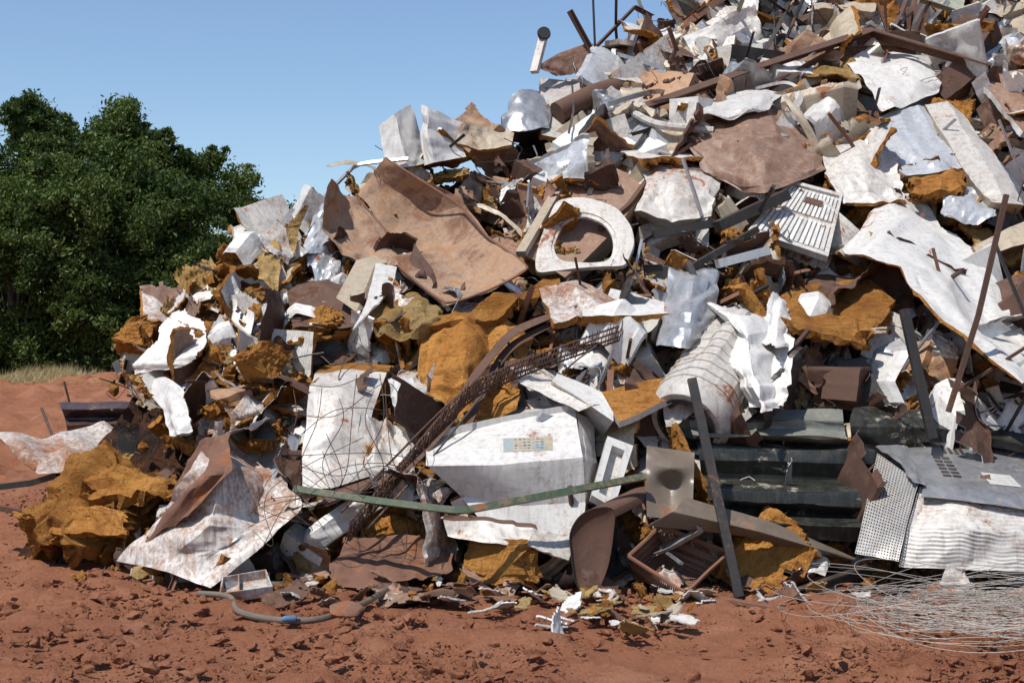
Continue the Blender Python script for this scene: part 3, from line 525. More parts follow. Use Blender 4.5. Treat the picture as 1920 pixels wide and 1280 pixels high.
sheet('white_shelf_panel','flat white shelf panel over orange foam','panel',[[(1090,580,.6),(1160,572,.6),(1262,573,.5)],[(1092,592,.75),(1160,588,.75),(1258,588,.65)]],('W','F'),th=.05,lump=.5,amp=.008,res=(10,30))
sheet('open_cream_door','open cream fridge door with orange foam core','fridge door',[[(1128,735,.6),(1190,718,.6),(1262,705,.55)],[(1160,792,.75),(1200,775,.75),(1262,742,.7)]],('F','W'),th=.05,amp=.008,nf=2)
sheet('white_drawer_tray','white plastic drawer tray tipped on the heap','drawer',[[(1045,700,.5),(1100,722,.55),(1150,745,.6)],[(1035,715,.65),(1085,745,.7),(1150,790,.75)]],('W','WD'),ext=(-.05,.35,-.12),amp=.008,nf=1)
sheet('white_motor_box','small white appliance housing with vents','appliance housing',[[(728,710,.5),(775,705,.45)],[(735,745,.6),(785,740,.5)],[(740,780,.55),(778,772,.5)]],('W','WD'),ext=(.1,.3,.05),amp=.012)
sheet('crumpled_silver_casing','crumpled silver metal casing among the panels','metal casing',[[(1262,515,.5),(1300,512,.6),(1345,520,.5)],[(1245,580,.6),(1290,580,.8),(1340,585,.6)],[(1236,650,.55),(1285,658,.7),(1325,640,.55)]],('G','G'),amp=.035,nf=22,ext=(.03,.3,.03),res=(46,40))
sheet('torn_white_shell','torn white shell crumpled into sharp folds','metal shell',[[(1310,555,.6),(1350,570,.75),(1400,560,.45),(1470,600,.55)],[(1368,610,.75),(1400,630,1.0),(1450,620,.7),(1490,640,.75)],[(1375,690,.8),(1410,695,1.05),(1450,710,.75),(1485,720,.9)],[(1395,765,.7),(1430,770,.95),(1455,772,.75),(1468,765,.75)]],('W','WD'),amp=.035,nf=10,res=(60,60),torn=.05,s=0)
sheet('torn_white_flap','torn white metal flap standing beside the tub','metal flap',[[(1440,545,.7),(1462,560,.6),(1480,600,.5)],[(1425,640,.8),(1455,655,1.0),(1488,650,.7)]],('W','R'),amp=.02,nf=8,res=(40,34),torn=.2,s=0)
sheet('dark_steel_box','dark rusty steel box on the slope','steel box',[[(540,548,.4),(600,535,.4),(662,562,.4)],[(548,612,.5),(600,615,.5),(668,608,.5)]],('R','R'),ext=(.05,.4,.1),amp=.012)
sheet('white_plastic_housing','cream white plastic housing tilted on the slope','plastic housing',[[(668,488,.5),(702,498,.5)],[(630,558,.6),(668,585,.6)]],('T','T'),ext=(.12,.25,.06),amp=.004,nf=0,s=0)
sheet('white_bracket_panel','white bent bracket panel beneath tray','panel',[[(705,495,.6),(745,500,.6)],[(690,560,.65),(735,545,.65)],[(660,618,.7),(700,575,.7)]],('W','WD'),th=.012,amp=.01)
sheet('yellow_bucket_shard','pale yellow plastic bucket shard on the slope','plastic shard',[[(505,450,.4),(530,448,.3)],[(485,485,.5),(525,495,.4)],[(475,510,.45),(520,550,.4)]],('FY','FY'),th=.006,amp=.03)
sheet('yellow_plastic_strip','thin yellow plastic strip standing on edge','plastic strip',[[(570,385,.35),(580,385,.35)],[(535,430,.4),(560,430,.4)],[(545,470,.4),(553,475,.4)]],('FY','FY'),amp=.01)
for i,(a,b,c_,d) in enumerate([((598,385),(680,395),(560,480),(640,470)),((570,475),(650,480),(590,515),(640,530))]): sheet('grey_metal_scrap','pale grey bent metal scrap near the ridge','metal scrap',[[(*a,.2),(*b,.15)],[(*c_,.35),(*d,.3)]],('WB','G'),amp=.035,nf=12)
sheet('white_ridge_panel','white bent panel standing on the ridge','metal panel',[[(713,238,.1),(740,212,.3),(768,196,.1)],[(716,275,.2),(752,262,.4),(792,262,.1)],[(725,318,.3),(765,312,.45),(805,305,.2)]],('W','W'),amp=.014,nf=6,s=0)
sheet('white_ridge_panel','curved white panel standing on the ridge','metal panel',[[(788,193,.1),(800,200,.35),(872,234,.1)],[(788,250,.25),(802,258,.5),(866,266,.2)],[(800,310,.3),(812,305,.5),(872,295,.25)]],('W','WB'),amp=.014,nf=6,s=0)
sheet('cream_ridge_panel','cream panel leaning against the ridge','metal panel',[[(868,230,.2),(920,238,.2),(968,240,.2)],[(850,268,.3),(900,280,.3),(960,272,.3)]],('T','F'),th=.03,amp=.015)
sheet('grey_rounded_tank','grey rounded tank on top of the ridge','tank',[[(950,195,.0),(985,168,.1),(1040,172,.0)],[(940,225,.2),(985,200,.35),(1035,205,.2)],[(945,245,.2),(985,245,.3),(1030,240,.2)]],('G','D'),ext=(0,.4,-.05),amp=.02,s=1)
sheet('ribbed_white_bin','ribbed cream plastic bin lying open','plastic bin',[[(1195,306,.4),(1260,318,.4),(1355,335,.35)],[(1215,345,.55),(1265,348,.6),(1340,372,.5)],[(1190,400,.45),(1260,412,.5),(1335,402,.45)]],('WD','WD'),ext=(.05,.3,-.05),amp=.022,nf=12)
bar('grey_steel_beam','grey painted steel beam jutting out of the heap','steel beam',[(1345,425,.6),(1475,365,.75)],'D',RP(.12,.09)); bar('blue_grey_beam','blue grey steel beam lying across rubble','steel beam',[(1290,505,.6),(1420,430,.7)],'D',RP(.05,.05))
bar('grey_steel_beam','short weathered steel beam end in rubble','steel beam',[(1225,440,.4),(1340,418,.5)],'D',RP(.09,.07)); bar('blue_grey_beam','pale blue channel section on the heap','steel channel',[(1345,495,.6),(1440,470,.7)],'WB',RP(.12,.07))
bar('curved_plastic_arm','white curved plastic arm lying on the tank','plastic arm',[(1190,212,.5),(1230,232,.6),(1290,240,.6),(1338,245,.6)],'WD',r=.038,s=1,n=24)
sheet('brown_water_tank','big brown tank with flaking white paint','tank',[[(1325,215,.35),(1420,190,.55),(1500,205,.3)],[(1290,270,.45),(1410,270,.85),(1535,270,.45)],[(1335,335,.4),(1430,365,.7),(1545,325,.4)]],('BR','RR'),ext=(.05,.5,.1),amp=.04,nf=14,s=.5,res=(50,50))
sheet('white_flat_sheet','flat white sheet resting on the brown tank','metal sheet',[[(1345,178,.6),(1400,168,.6),(1468,172,.6)],[(1300,205,.8),(1380,208,.8),(1440,202,.8)],[(1310,222,.8),(1380,218,.8),(1420,210,.8)]],('W','W'),amp=.02,nf=12)
bar('white_plastic_hoop','white plastic hoop around the tank top','hoop',[(1420,165,.6),(1470,155,.6),(1500,168,.6),(1495,195,.7),(1470,205,.7)],'WD',RP(.06,.03),s=1,n=30)
sheet('white_curved_sheet','white curved metal sheet with brown flap','metal sheet',[[(1585,118,.4),(1630,98,.45),(1690,92,.4),(1720,100,.3)],[(1615,140,.6),(1660,130,.6),(1710,125,.55),(1765,155,.4)],[(1655,205,.6),(1690,200,.6),(1720,185,.5),(1765,165,.4)]],('W','RR'),amp=.025,nf=9)
sheet('yellow_stained_sheet','yellow brown stained sheet rolled on the heap','metal sheet',[[(1480,130,.3),(1540,110,.35),(1600,112,.4)],[(1490,150,.4),(1560,140,.5),(1625,150,.5)]],('FY','F'),th=.02,amp=.03)
sheet('brown_fridge_door','brown fridge door at the edge of the heap','fridge door',[[(1835,150,.5),(1890,135,.5),(1950,128,.5)],[(1880,200,.6),(1920,200,.6),(1970,200,.6)],[(1918,250,.6),(1950,250,.6),(1990,250,.6)]],('BR','W'),th=.06,amp=.015)
sheet('blue_white_fridge','long bluish white dented fridge cabinet','fridge',[[(1628,228,.4),(1680,205,.45),(1735,200,.4)],[(1660,280,.5),(1720,262,.6),(1780,265,.5)],[(1700,330,.5),(1760,325,.55),(1812,315,.5)]],('WB','T'),ext=(-.05,.4,-.1),amp=.025,nf=12,res=(48,40))
sheet('dusty_fridge_skin','long dusty cream fridge skin sliding down the heap','metal sheet',[[(1735,195,.4),(1780,185,.5),(1810,210,.4)],[(1770,250,.6),(1810,240,.65),(1850,270,.5)],[(1820,330,.6),(1865,320,.65),(1895,320,.5)],[(1860,372,.6),(1890,375,.65),(1925,380,.5)]],('WD','T'),ext=(0,.3,-.1),amp=.022,nf=12,res=(50,32))
sheet('dented_white_hood','dented white appliance cover','appliance cover',[[(1545,285,.4),(1610,262,.4),(1680,295,.4)],[(1550,330,.5),(1620,330,.6),(1690,335,.5)],[(1580,375,.5),(1640,375,.55),(1700,372,.5)]],('WD','F'),th=.03,amp=.03,nf=14,res=(44,44))
sheet('cream_fridge_cabinet','cream fridge cabinet edge with brown front','fridge',[[(1825,460,.4),(1950,400,.4)],[(1835,480,.4),(1950,450,.4)]],('T','BR'),ext=(.0,.4,-.1),amp=.01)
sheet('blue_white_basin','bluish white dented basin','basin',[[(1770,365,.4),(1820,350,.45),(1865,372,.4)],[(1765,410,.5),(1815,415,.5),(1870,405,.5)]],('WB','W'),amp=.03,s=1)
bar('angle_iron_beam','long brown angle iron beam across the top of the heap','angle iron',[(1205,192,.6),(1420,118,.8),(1632,50,.9),(1740,82,.9),(1862,118,.8)],'R',LP(.1,.012),n=33,spin=.6)
bar('angle_iron_beam','curved brown rail below the angle iron beam','angle iron',[(1440,160,.5),(1560,92,.6),(1660,84,.6),(1720,92,.6)],'R',LP(.06,.01),n=24,s=.6)
bar('rusty_angle_bar','thin rusty angle bar sticking up from the ridge','angle bar',[(1115,85,.1),(1188,10,.1),(1222,28,.1)],'R',LP(.04,.008)); bar('rusty_angle_bar','thin bar sticking up from the ridge','angle bar',[(1070,18,.1),(1108,88,.2)],'R',LP(.05,.01)); bar('thin_steel_rod','thin vertical rod on the ridge','steel rod',[(1112,-10,.1),(1116,90,.1)],'D',r=.012)
lpst=bar('white_lamp_post','short white post with round dark head on ridge','post',[(1020,65,.0),(1002,135,.1)],'WD',RP(.08,.05)); p=site(1020,62,.05); MB().lathe([(0,-.03),(.06,-.03),(.07,0),(.06,.03),(0,.03)],p,[.2,-1,.2],24).make('round_head',['D'],parent=lpst)
sheet('tan_ridge_sheet','tan sheet leaning between bars on the ridge','metal sheet',[[(1005,125,.1),(1050,98,.1),(1105,80,.1)],[(1040,140,.2),(1070,140,.2),(1108,120,.2)]],('BR','T'),amp=.02)
bar('rusty_pipe','rusty pipe lying below the ridge','pipe',[(1045,212,.3),(1110,180,.35),(1155,165,.3)],'R',r=.11,s=.5,sides=24)
for (a,b,mt,w) in [((1225,230),(1165,300),'D',.03),((1160,255),(1230,235),'D',.03),((1075,160),(1068,250),'D',.02),((1420,110),(1480,-10),'D',.05),((1640,100),(1700,-10),'R',.05),((1800,-20),(1830,110),'PG',.16),((1760,120),(1890,20),'D',.06),((1850,0),(1870,80),'R',.14),((1900,40),(1880,130),'D',.1)]:
    bar('bent_steel_member','bent steel member sticking out of the heap top','steel member',[(*a,.45),((a[0]+b[0])/2+6,(a[1]+b[1])/2,.55),(*b,.45)],mt,LP(w,w*.15),s=.5)
sheet('corrugated_grey_offcut','dusty corrugated offcut at the foot of the heap','metal offcut',[[(1450,1020,9.8),(1560,1050,9.7)],[(1440,1060,9.6),(1540,1085,9.5)]],('WD','R'),amp=.03)
bar('dark_steel_bar','dark rusted beam lying at the foot of the heap','steel bar',[(1440,1118,.1),(1640,1050,9.65)],'D',LP(.07,.01)); bar('dark_steel_bar','rusty flat bar on the soil','steel bar',[(1345,1122,.1),(1480,1145,.1)],'RR',RP(.08,.03))
sheet('curled_foam_shard','curled pale foam shard on the soil','foam shard',[[(1795,1030,9.3),(1815,1045,9.3)],[(1760,1090,9.2),(1815,1095,9.1)],[(1770,1105,9.2),(1830,1110,9.1)]],('WD','WD'),th=.01,amp=.03)
sheet('white_bumper_piece','white curved strip with brown inner edge','strip',[[(1240,760,.6),(1290,720,.5),(1420,770,.5)],[(1250,800,.6),(1300,770,.6),(1400,790,.5)]],('WD','R'),amp=.03)
# ---------------------------------------------------------------- filler scrap individuals
def protomesh(kind,k,mats):
    r=np.random.default_rng(17*k+len(kind)); mb=MB(); sd=k*31+len(kind)
    if kind in('panel','sheet','strip','shard'):
        nu=nv=34; a,b=r.uniform(.6,1.1),r.uniform(.3,.75)
        if kind=='strip': a,b,nv=r.uniform(.7,1.3),r.uniform(.06,.18),12
        if kind=='shard': nu=nv=18
        S,T=np.meshgrid(np.linspace(-a/2,a/2,nu),np.linspace(-b/2,b/2,nv),indexing='ij'); cv=r.uniform(-.5,.5) if kind!='panel' else r.uniform(-.1,.1)
        G=np.stack([S,T,cv*S*S+r.uniform(-.25,.25)*S*T],-1)
        for q in range(4):
            if r.random()<.65: an=r.choice([0,1.5708,r.uniform(0,3.14)]); ln=r.uniform(-.35,.35); G[...,2]+=np.abs(S*math.cos(an)+T*math.sin(an)-ln)*r.uniform(-1,1)*(.65 if kind=='panel' else 1.0)
        G=crumple(G,sd,r.uniform(.006,.022) if kind=='panel' else (.016 if kind=='strip' else r.uniform(.012,.045)),12); m=tornmask(nu,nv,sd,r.choice([0,.05,.2,.28]))
        lip=r.choice([0,-.035,.035]); G[0,:,2]+=lip; G[-1,:,2]+=lip; G[:,0,2]+=lip; G[:,-1,2]+=lip
        if m.sum()<20: m[:]=True
        if kind=='panel': mb.slab(G,.035,.6,None,sd,m)
        else: mb.slab(G,.004,0,None,sd,m,side=0)
    elif kind=='ribbed':
        nu,nv=60,12; S,T=np.meshgrid(np.linspace(-.35,.35,nu),np.linspace(-.2,.2,nv),indexing='ij'); G=np.stack([S,T,.012*np.sign(np.sin(S*60))+.25*S*S],-1); G=crumple(G,sd,.02,4); mb.slab(G,.004,side=0)
    elif kind=='chunk':
        V,Fc=rockverts(1,4,sd,16,.18,.5,.34); mb.add(V*r.uniform(.3,1,3)*.5,Fc)
    elif kind=='board':
        nu=nv=38; S,T=np.meshgrid(np.linspace(-.4,.4,nu),np.linspace(-.25,.25,nv),indexing='ij'); G=np.stack([S,T,.3*r.uniform(-1,1)*S*S],-1); G=crumple(G,sd,.03,16); G[...,2]+=.014*sn(G,sd+3,40,3,.7); mb.slab(G,.055,.9,None,sd,tornmask(nu,nv,sd,.38))
    elif kind=='casing':
        nu=nv=30; a,b,c=r.uniform(.3,.7),r.uniform(.25,.45),r.uniform(.15,.35); S,T=np.meshgrid(np.linspace(-a/2,a/2,nu),np.linspace(-b/2,b/2,nv),indexing='ij'); G=np.stack([S,T,0*S],-1); G=crumple(G,sd,r.uniform(.005,.018),10)
        mb.slab(G,ext=(r.uniform(-.1,.1),r.uniform(-.1,.1),-c),side=0,back=1)
    elif kind=='bar':
        L=r.uniform(.8,1.5); P=interp1(np.array([[-L/2,0,0],[0,r.uniform(-.15,.15),r.uniform(-.1,.1)],[L/2,r.uniform(-.2,.2),0]]),14,r.random()); mb.tube(P,prof=LP(r.uniform(.02,.05),.005) if k%2 else RP(r.uniform(.015,.05),r.uniform(.01,.03)))
    elif kind=='cable':
        P=np.cumsum(r.normal(size=(9,3))*[.16,.16,.07],0); P-=P.mean(0); mb.tube(interp1(P,50,1),r.uniform(.003,.007),5)
    ob=mb.make('p',mats,kind='x',ang=16); me=ob.data; bpy.data.objects.remove(ob); return me
VIS={'W':'white','WD':'dusty white','HB':'red dusted white','WB':'bluish white','T':'cream','BR':'brown stained','R':'rusted dark','RR':'red dusty','G':'galvanised grey','D':'dark','F':'orange','FY':'yellowish','PG':'pale green','TM':'rust stained'}
KN={'panel':('crumpled_fridge_skin','fridge skin','{} foam backed fridge skin piece in the scrap heap'),'sheet':('bent_metal_sheet','metal sheet','{} bent sheet metal piece in the scrap heap'),'ribbed':('corrugated_metal_sheet','corrugated sheet','{} ribbed appliance sheet piece in the scrap heap'),
 'chunk':('foam_lump','foam','{} insulation foam lump in the scrap heap'),'board':('broken_foam_board','foam board','{} broken insulation foam board in the scrap heap'),'casing':('crushed_casing','appliance casing','{} crushed appliance casing in the scrap heap'),
 'bar':('bent_metal_bar','metal bar','{} bent metal bar in the scrap heap'),'cable':('loose_cable','cable','{} loose curling cable on the scrap heap'),
 'strip':('torn_metal_strip','metal strip','{} torn metal strip in the scrap heap'),'shard':('small_metal_scrap','metal scrap','{} small torn metal scrap in the heap')}
heron=np.array([0,-.62,.78])
def scatter(kind,n,mats,smin,smax,dmin,dmax,reg=None,tilt=.7,nvar=3,respect=.985,foamy=0,thr=2):
    meshes=[(protomesh(kind,i*5+j+1,list(m)),m[0]) for i,m in enumerate(mats) for j in range(nvar)]
    nm,ct,lb=KN[kind]; c=0; tries=0
    while c<n and tries<n*60:
        tries+=1
        if reg: u,v=RG.uniform(reg[0],reg[2]),RG.uniform(reg[1],reg[3])
        else: u,v=RG.uniform(200,1960),RG.uniform(-20,1080)
        if foamy and v<320 and RG.random()<foamy: continue
        x,y,z=site(u,v,0)
        if heapH(x,y)<.05 or y>20: continue
        if EYE+(663-v)/F*y - heapH(x,y) > .12: continue
        s=RG.uniform(smin,smax)
        if u<800 and kind in('sheet','casing'): s*=.75
        p=np.array([x,y,z])+heron*RG.uniform(dmin,dmax); rp=(.42 if kind!='bar' else .3)*s*F/y; bl=0
        for du,dv in ((0,0),(1,0),(-1,0),(0,1),(0,-1),(.7,.7),(-.7,.7),(.7,-.7),(-.7,-.7)):
            a=int(np.clip((v+dv*rp)/8,0,164)); b=int(np.clip((u+du*rp)/8,0,249))
            if HPIX[a,b]<1e8 and p[1]-.22*s-.05<HPIX[a,b]: bl+=1
        if bl>=thr and RG.random()<respect: continue
        me,mk=meshes[RG.integers(len(meshes))]
        ob=bpy.data.objects.new(nm,me); COL.objects.link(ob); ob.location=p
        nd=Vector(heron+RG.normal(size=3)*tilt*.6).normalized(); q=nd.to_track_quat('Z','Y'); ob.rotation_mode='QUATERNION'; ob.rotation_quaternion=q@Euler((0,0,RG.uniform(0,6.28))).to_quaternion()
        ob.scale=(s,s*RG.uniform(.75,1.25),s)
        ob['label']=lb.format(VIS[mk]); ob['category']=ct; ob['group']=ct+' pieces in the scrap heap'; c+=1
scatter('panel',65,[('W','F'),('WD','F'),('HB','F'),('W','F')],.45,.85,-.15,.14,reg=(210,380,760,800),tilt=1)
scatter('board',95,[('F','F'),('F','F'),('FY','F')],.4,.8,-.06,.12,reg=(210,430,900,860),tilt=1)
scatter('board',120,[('F','F'),('F','F'),('FY','F')],.45,.85,-.1,.08,tilt=1.0,foamy=.7)
scatter('chunk',220,[('F',),('F',),('FY',),('F',)],.15,.42,-.04,.12,tilt=1.5,foamy=.85)
scatter('panel',60,[('W','F'),('WD','F'),('T','F'),('WB','T'),('HB','R')],.8,1.3,-.15,.15,reg=(950,-10,1960,420),tilt=1.1)
scatter('panel',150,[('W','F'),('WD','F'),('T','F'),('WD','F'),('BR','F'),('W','F')],.55,1.1,-.18,.14,tilt=1)
scatter('sheet',280,[('W','WD'),('WD','R'),('G','G'),('R','R'),('BR','R'),('W','R'),('TM','R'),('WB','G'),('R','D'),('HB','R'),('D','R')],.45,1.15,-.16,.22,tilt=1.3)
scatter('ribbed',36,[('WD','WD'),('G','G'),('T','T')],.6,1.0,-.02,.12,tilt=1)
scatter('casing',70,[('W','W'),('G','R'),('R','R'),('T','T'),('WD','D')],.6,1.2,-.1,.14,reg=(1000,-10,1960,420),tilt=1)
scatter('casing',110,[('W','WD'),('WD','R'),('R','R'),('T','T'),('D','D')],.5,1.0,-.12,.12,tilt=1)
scatter('strip',140,[('R','R'),('WD','R'),('D','D'),('G','G'),('RR','R'),('T','T')],.4,1.0,0,.18,tilt=1.5,thr=1)
scatter('shard',120,[('WD','R'),('R','R'),('R','R'),('BR','R'),('G','G'),('W','R'),('TM','R')],.15,.4,0,.16,tilt=1.6,thr=1,foamy=.85)
scatter('bar',130,[('R',),('D',),('RR',),('G',)],.5,1.2,0,.2,tilt=1.8,respect=.95)
scatter('bar',30,[('R',),('D',),('PG',),('D',)],.7,1.3,0,.3,reg=(1250,-20,1960,130),tilt=2.2,respect=.6)
scatter('cable',90,[('D',),('R',)],.5,1.2,.05,.25,tilt=1,respect=.8)
# loose bits at foot of heap, on the soil
def bits():
    specs=[('foam_board_piece','pale tan broken flat board piece on the soil','board piece',['WD','W','T','FY','RR'],[(1020,1095,1290,1195,56),(1300,1080,1620,1150,18),(700,1085,790,1110,6),(780,1100,1020,1160,14)]),
           ('rusty_sheet_scrap','rusty sheet scrap lying on the soil','sheet scrap',['RR','R','BR','HB'],[(520,1050,1060,1150,64),(1120,1070,1500,1140,28)]),
           ('foam_crumb','orange foam lump lying on the soil','foam lump',['F'],[(520,1050,1100,1140,40),(1100,1090,1300,1170,18),(1380,1050,1640,1120,18),(80,1010,460,1100,16)])]
    for nm,lb,ct,ms,regs in specs:
        for (u0,v0,u1,v1,n) in regs:
            for k in range(n):
                u,v=RG.uniform(u0,u1),RG.uniform(v0,v1); D=EYE*F/(v-663); p=np.array([(u-960)/F*D,D,.05+RG.uniform(0,.03)]); s=RG.uniform(.03,.12)*(1.5 if nm[0]=='r' else 1); sd=int(RG.integers(1e6)); mb=MB()
                if nm=='foam_crumb': V,Fc=rockverts(1,3,sd,9,.14,.4,.25); V=V*RG.uniform(.4,1,3)*s*.7
                else:
                    S,T=np.meshgrid(np.linspace(-1,1,14),np.linspace(-.6,.6,14),indexing='ij'); G=crumple(np.stack([S,T,.06*S*S+.2*S*T*(RG.random()-.5)],-1),sd,.05 if nm[0]=='f' else .12,5); t=MB().slab(G,.10 if nm[0]=='f' else .03,.1,None,sd,tornmask(14,14,sd,.3),back=0,side=0); V=np.concatenate(t.v)*s; Fc=t.f
                R=np.array(Euler((RG.normal()*.35,RG.normal()*.35,RG.uniform(0,6))).to_matrix()); mb.add(V@R.T+p,Fc)
                mb.make(nm,[ms[RG.integers(len(ms))]],lb,ct,group=ct+' pieces scattered on the soil')
bits()
def debris():
    mb=MB(); ms=['WD','F','R','FY','W','RR','D']; var=[rockverts(1,1,k+40,5,.2) for k in range(6)]
    for k in range(10500):
        u,v=RG.uniform(190,1950),RG.uniform(0,1150)
        if k%3==0: v=RG.uniform(1020,1165)
        x,y,z=site(u,v,0)
        if y>20 or (heapH(x,y)<.02 and RG.random()<.3 ) or v<0 or EYE+(663-v)/F*y-heapH(x,y)>.15: continue
        if v<330 and RG.random()<.65: continue
        if heapH(x,y)<.02: z=.03
        if HPIX[int(v/8),int(u/8)]<1e8 and RG.random()<.85: continue
        s=.012+.075*RG.random()**2.2; p=np.array([x,y,z])+heron*RG.uniform(-.25,.04)*(z>.05); mi=RG.choice(7,p=[.12,.32,.27,.07,.04,.10,.08]); R=np.array(Euler(RG.uniform(0,6.28,3)).to_matrix())
        if mi in(1,3): V,Fc=var[RG.integers(6)]; V=V*s
        else:
            q=RG.uniform(-1,1,(4,3))*[.2,.2,.25]+[[-1,-.6,0],[1,-.6,0],[1,.6,0],[-1,.6,0]]; V=np.concatenate([q,q+[0,0,.06]])*s*1.5; Fc=[(0,3,2,1),(4,5,6,7),(0,1,5,4),(1,2,6,5),(2,3,7,6),(3,0,4,7)]
        mb.add(V@R.T+p,Fc,int(mi))
    mb.make('small_debris',ms,label='small mixed shards of foam, enamel and rust',kind='stuff',center=False,ang=30)
debris()
# ---------------------------------------------------------------- trees
def leafmat():
    s=NT('tree_leaves'); at=s.n('ShaderNodeAttribute',attribute_name='tone'); x=s.mix(at.outputs['Fac'],(.022,.045,.011),(.145,.19,.048))
    d=s.n('ShaderNodeBsdfPrincipled'); s.l(x,d.inputs['Base Color']); d.inputs['Roughness'].default_value=.55; d.inputs['Specular IOR Level'].default_value=.2
    t=s.n('ShaderNodeBsdfTranslucent'); s.l(s.mix(.5,x,(.15,.25,.03)),t.inputs['Color']); mx=s.n('ShaderNodeMixShader'); mx.inputs[0].default_value=.2; s.l(d.outputs[0],mx.inputs[1]); s.l(t.outputs[0],mx.inputs[2]); s.l(mx.outputs[0],s.out.inputs[0]); return s.m
M['L']=leafmat(); M['BK']=paint('tree_bark',(.12,.09,.06),.1,.1,.9,bump=.8)
def leaves(name,C,rad,per,rg,size,parent=None,tones=None,**meta):
    n=len(C)*per; cen=np.repeat(C,per,0); rr_=np.repeat(rad,per); P=cen+rg.normal(size=(n,3))*rr_[:,None]*[.55,.55,.42]
    d=rg.normal(size=(n,3))+[0,0,-.3]; d/=np.linalg.norm(d,axis=1,keepdims=True); w=np.cross(d,rg.normal(size=(n,3))); w/=np.linalg.norm(w,axis=1,keepdims=True)
    ln=size*rg.uniform(.6,1.3,n)[:,None]; V=np.stack([P-d*ln,P+w*ln*.38,P+d*ln,P-w*ln*.38],1).reshape(-1,3)
    me=bpy.data.meshes.new(name); me.vertices.add(4*n); me.vertices.foreach_set('co',V.astype(np.float32).ravel()); me.loops.add(4*n); me.loops.foreach_set('vertex_index',np.arange(4*n,dtype=np.int32)); me.polygons.add(n); me.polygons.foreach_set('loop_start',np.arange(0,4*n,4,dtype=np.int32)); me.update(calc_edges=True)
    tb=rg.uniform(.05,.6,len(C)) if tones is None else np.array(tones)+rg.uniform(-.15,.15,len(C))
    tone=np.clip(np.repeat(tb,per)+rg.normal(size=n)*.2,0,1); a=me.attributes.new('tone','FLOAT','FACE'); a.data.foreach_set('value',tone.astype(np.float32)); me.materials.append(M['L'])
    o=bpy.data.objects.new(name,me); COL.objects.link(o)
    if parent: o.parent=parent
    for k,v in meta.items(): o[k]=v
    return o
def tree(u,vt,wpx,D,seed,label):
    rg=np.random.default_rng(seed); x=(u-960)/F*D; z0=float(groundH(x,D)); H=EYE+(663-vt)/F*D-z0; R=wpx/F*D/2
    root=bpy.data.objects.new('tree',None); COL.objects.link(root); root.location=(x,D,z0); root['label']=label; root['category']='tree'; root['group']='trees along the edge of the yard'
    C=[]; rad=[]; tn=[]
    for k in range(26):
        d=rg.normal(size=3); d/=np.linalg.norm(d); rl=R*rg.uniform(.2,.5)
        cc=np.array([d[0]*(R-rl*.7),d[1]*(R-rl*.7),H*.5+d[2]*(H*.5-rl*.75)])
        if k==0: cc=np.array([rg.uniform(-.2,.2)*R,0,H-rl*.9])
        if k in(1,2): cc=np.array([(-.5 if k==1 else .5)*R,-.3*R,H*rg.uniform(.1,.2)])
        if k in(3,4,5): cc=np.array([rg.uniform(-.6,.6)*R,-.2*R,H*rg.uniform(.7,.86)])
        tl=rg.uniform(.1,.65)
        for q in range(17):
            e=rg.normal(size=3)+[0,-.3,.3]; e/=np.linalg.norm(e); C.append(cc+e*rl*rg.uniform(.4,1.3)*np.array([1,1,1.15])); rad.append(rg.uniform(.3,.8)*rl*.75); tn.append(tl)
    C=np.array(C); C[:,2]=np.maximum(C[:,2],.15); n=len(C)
    leaves('crown',C,np.array(rad),140,rg,.07*D/38,parent=root,tones=tn)
    mb=MB(); mb.tube(interp1([[0,0,0],[.1,.05,H*.2],[-.05,0,H*.4],[.1,0,H*.58]],14,1),np.linspace(.2,.05,14),9)
    for k in range(14):
        e=C[rg.integers(n)]*[.7,.7,.85]; b=np.array([.05,0,H*rg.uniform(.12,.4)]); mb.tube(interp1([b,(b+e)/2+[0,0,-.2],e],8,1),np.linspace(.05,.01,8),5)
    o=mb.make('trunk',['BK'],center=False,parent=None,kind='t'); del o['kind']; o.parent=root; o.location=(0,0,0)
TL='tall leafy green tree standing at the yard edge'
for i,a in enumerate([(-70,240,250,36),(45,190,170,38),(140,225,170,41),(225,198,190,39),(300,250,130,37),(395,282,165,38),(450,330,135,39),(120,300,250,34),(330,350,230,35),(25,360,240,33.5),(225,300,210,36),(545,400,170,62),(620,430,150,66)]): tree(*a,i*7+3,TL if i<11 else 'distant leafy green tree beyond the heap')
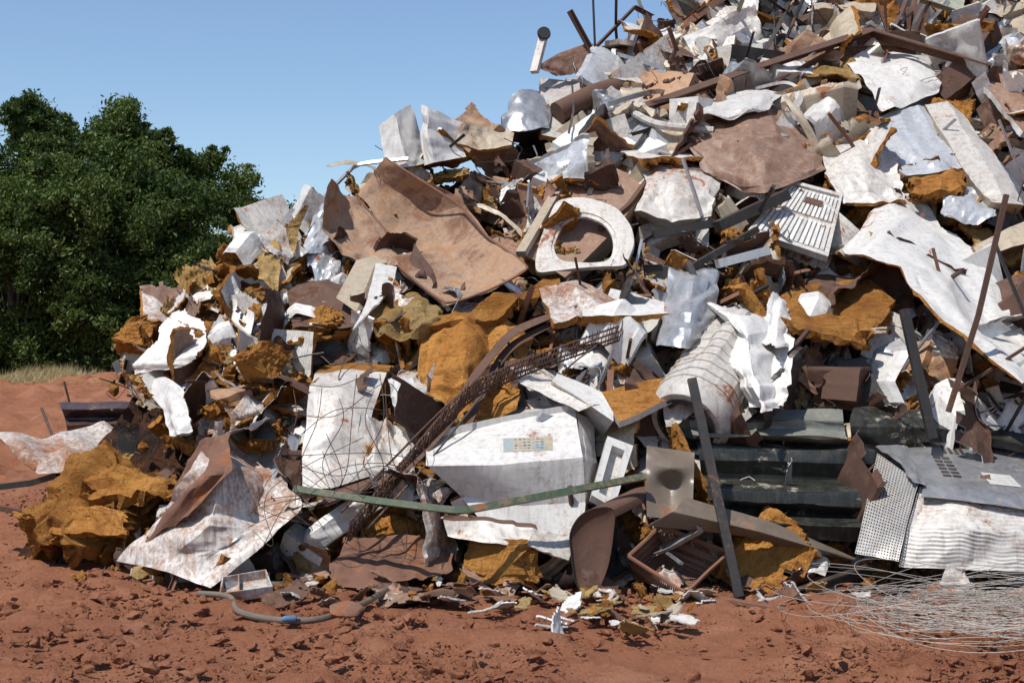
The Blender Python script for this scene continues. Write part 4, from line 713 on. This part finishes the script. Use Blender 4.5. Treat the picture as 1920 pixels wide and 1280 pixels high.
for i in range(9):
    u=-60+i*72; D=34.5+RG.uniform(-1,1); x=(u-960)/F*D; rg=np.random.default_rng(i+60); z0=float(groundH(x,D)); C=rg.normal(size=(70,3))*[.9,.5,.5]+[x,D,z0+.7]; C[:,2]=np.maximum(C[:,2],z0+.1)
    leaves('leafy_bush',C,rg.uniform(.2,.4,70),130,rg,.07,label='dense green bush under the trees',category='bush',group='bushes under the trees')
def grass():
    n=14000; rg=np.random.default_rng(5); y=rg.uniform(29.5,34,n); x=-rg.uniform(.2,.42,n)*y; z=groundH(x,y); h=rg.uniform(.05,.26,n)*np.clip(.6+.8*np.sin(x*2.3)+.5*np.sin(y*3+x),.1,1.4); dx=rg.normal(size=n)*.08; V=np.stack([np.stack([x-.008,y,z],1),np.stack([x+.008,y,z],1),np.stack([x+dx,y+dx,z+h],1)],1).reshape(-1,3)
    MB().add(V,[(3*i,3*i+1,3*i+2) for i in range(n)]).make('dry_grass',['GY'],label='dry yellow grass along the trees',kind='stuff',center=False)
s_=NT('dry_grass_blades'); s_.bsdf((.30,.24,.11),.8); M['GY']=s_.m
grass()
# ---------------------------------------------------------------- light, sky, camera
sv=Vector((-.5,-.55,1.25)).normalized()
L=bpy.data.lights.new('sun','SUN'); L.energy=5.0; L.angle=math.radians(.5); L.color=(1,.955,.89); lo=bpy.data.objects.new('sun',L); COL.objects.link(lo); lo.rotation_mode='QUATERNION'; lo.rotation_quaternion=sv.to_track_quat('Z','Y')
w=bpy.data.worlds.new('World'); sc.world=w; w.use_nodes=True; t=w.node_tree; bg=t.nodes['Background']; sk=t.nodes.new('ShaderNodeTexSky'); sk.sky_type='NISHITA'; sk.sun_disc=False
sk.sun_elevation=math.asin(sv.z); sk.sun_rotation=math.atan2(sv.x,sv.y)%(2*math.pi); sk.air_density=1.0; sk.dust_density=.3; sk.ozone_density=3.5; t.links.new(sk.outputs[0],bg.inputs[0]); bg.inputs[1].default_value=.14
cam=bpy.data.cameras.new('camera'); cam.lens=50; cam.sensor_width=36; cam.clip_end=3000; co=bpy.data.objects.new('camera',cam); COL.objects.link(co); co.location=(0,0,EYE); co.rotation_euler=(math.radians(90.49),0,0); sc.camera=co
sc.view_settings.view_transform='Standard'; sc.view_settings.look='None'; sc.view_settings.exposure=0
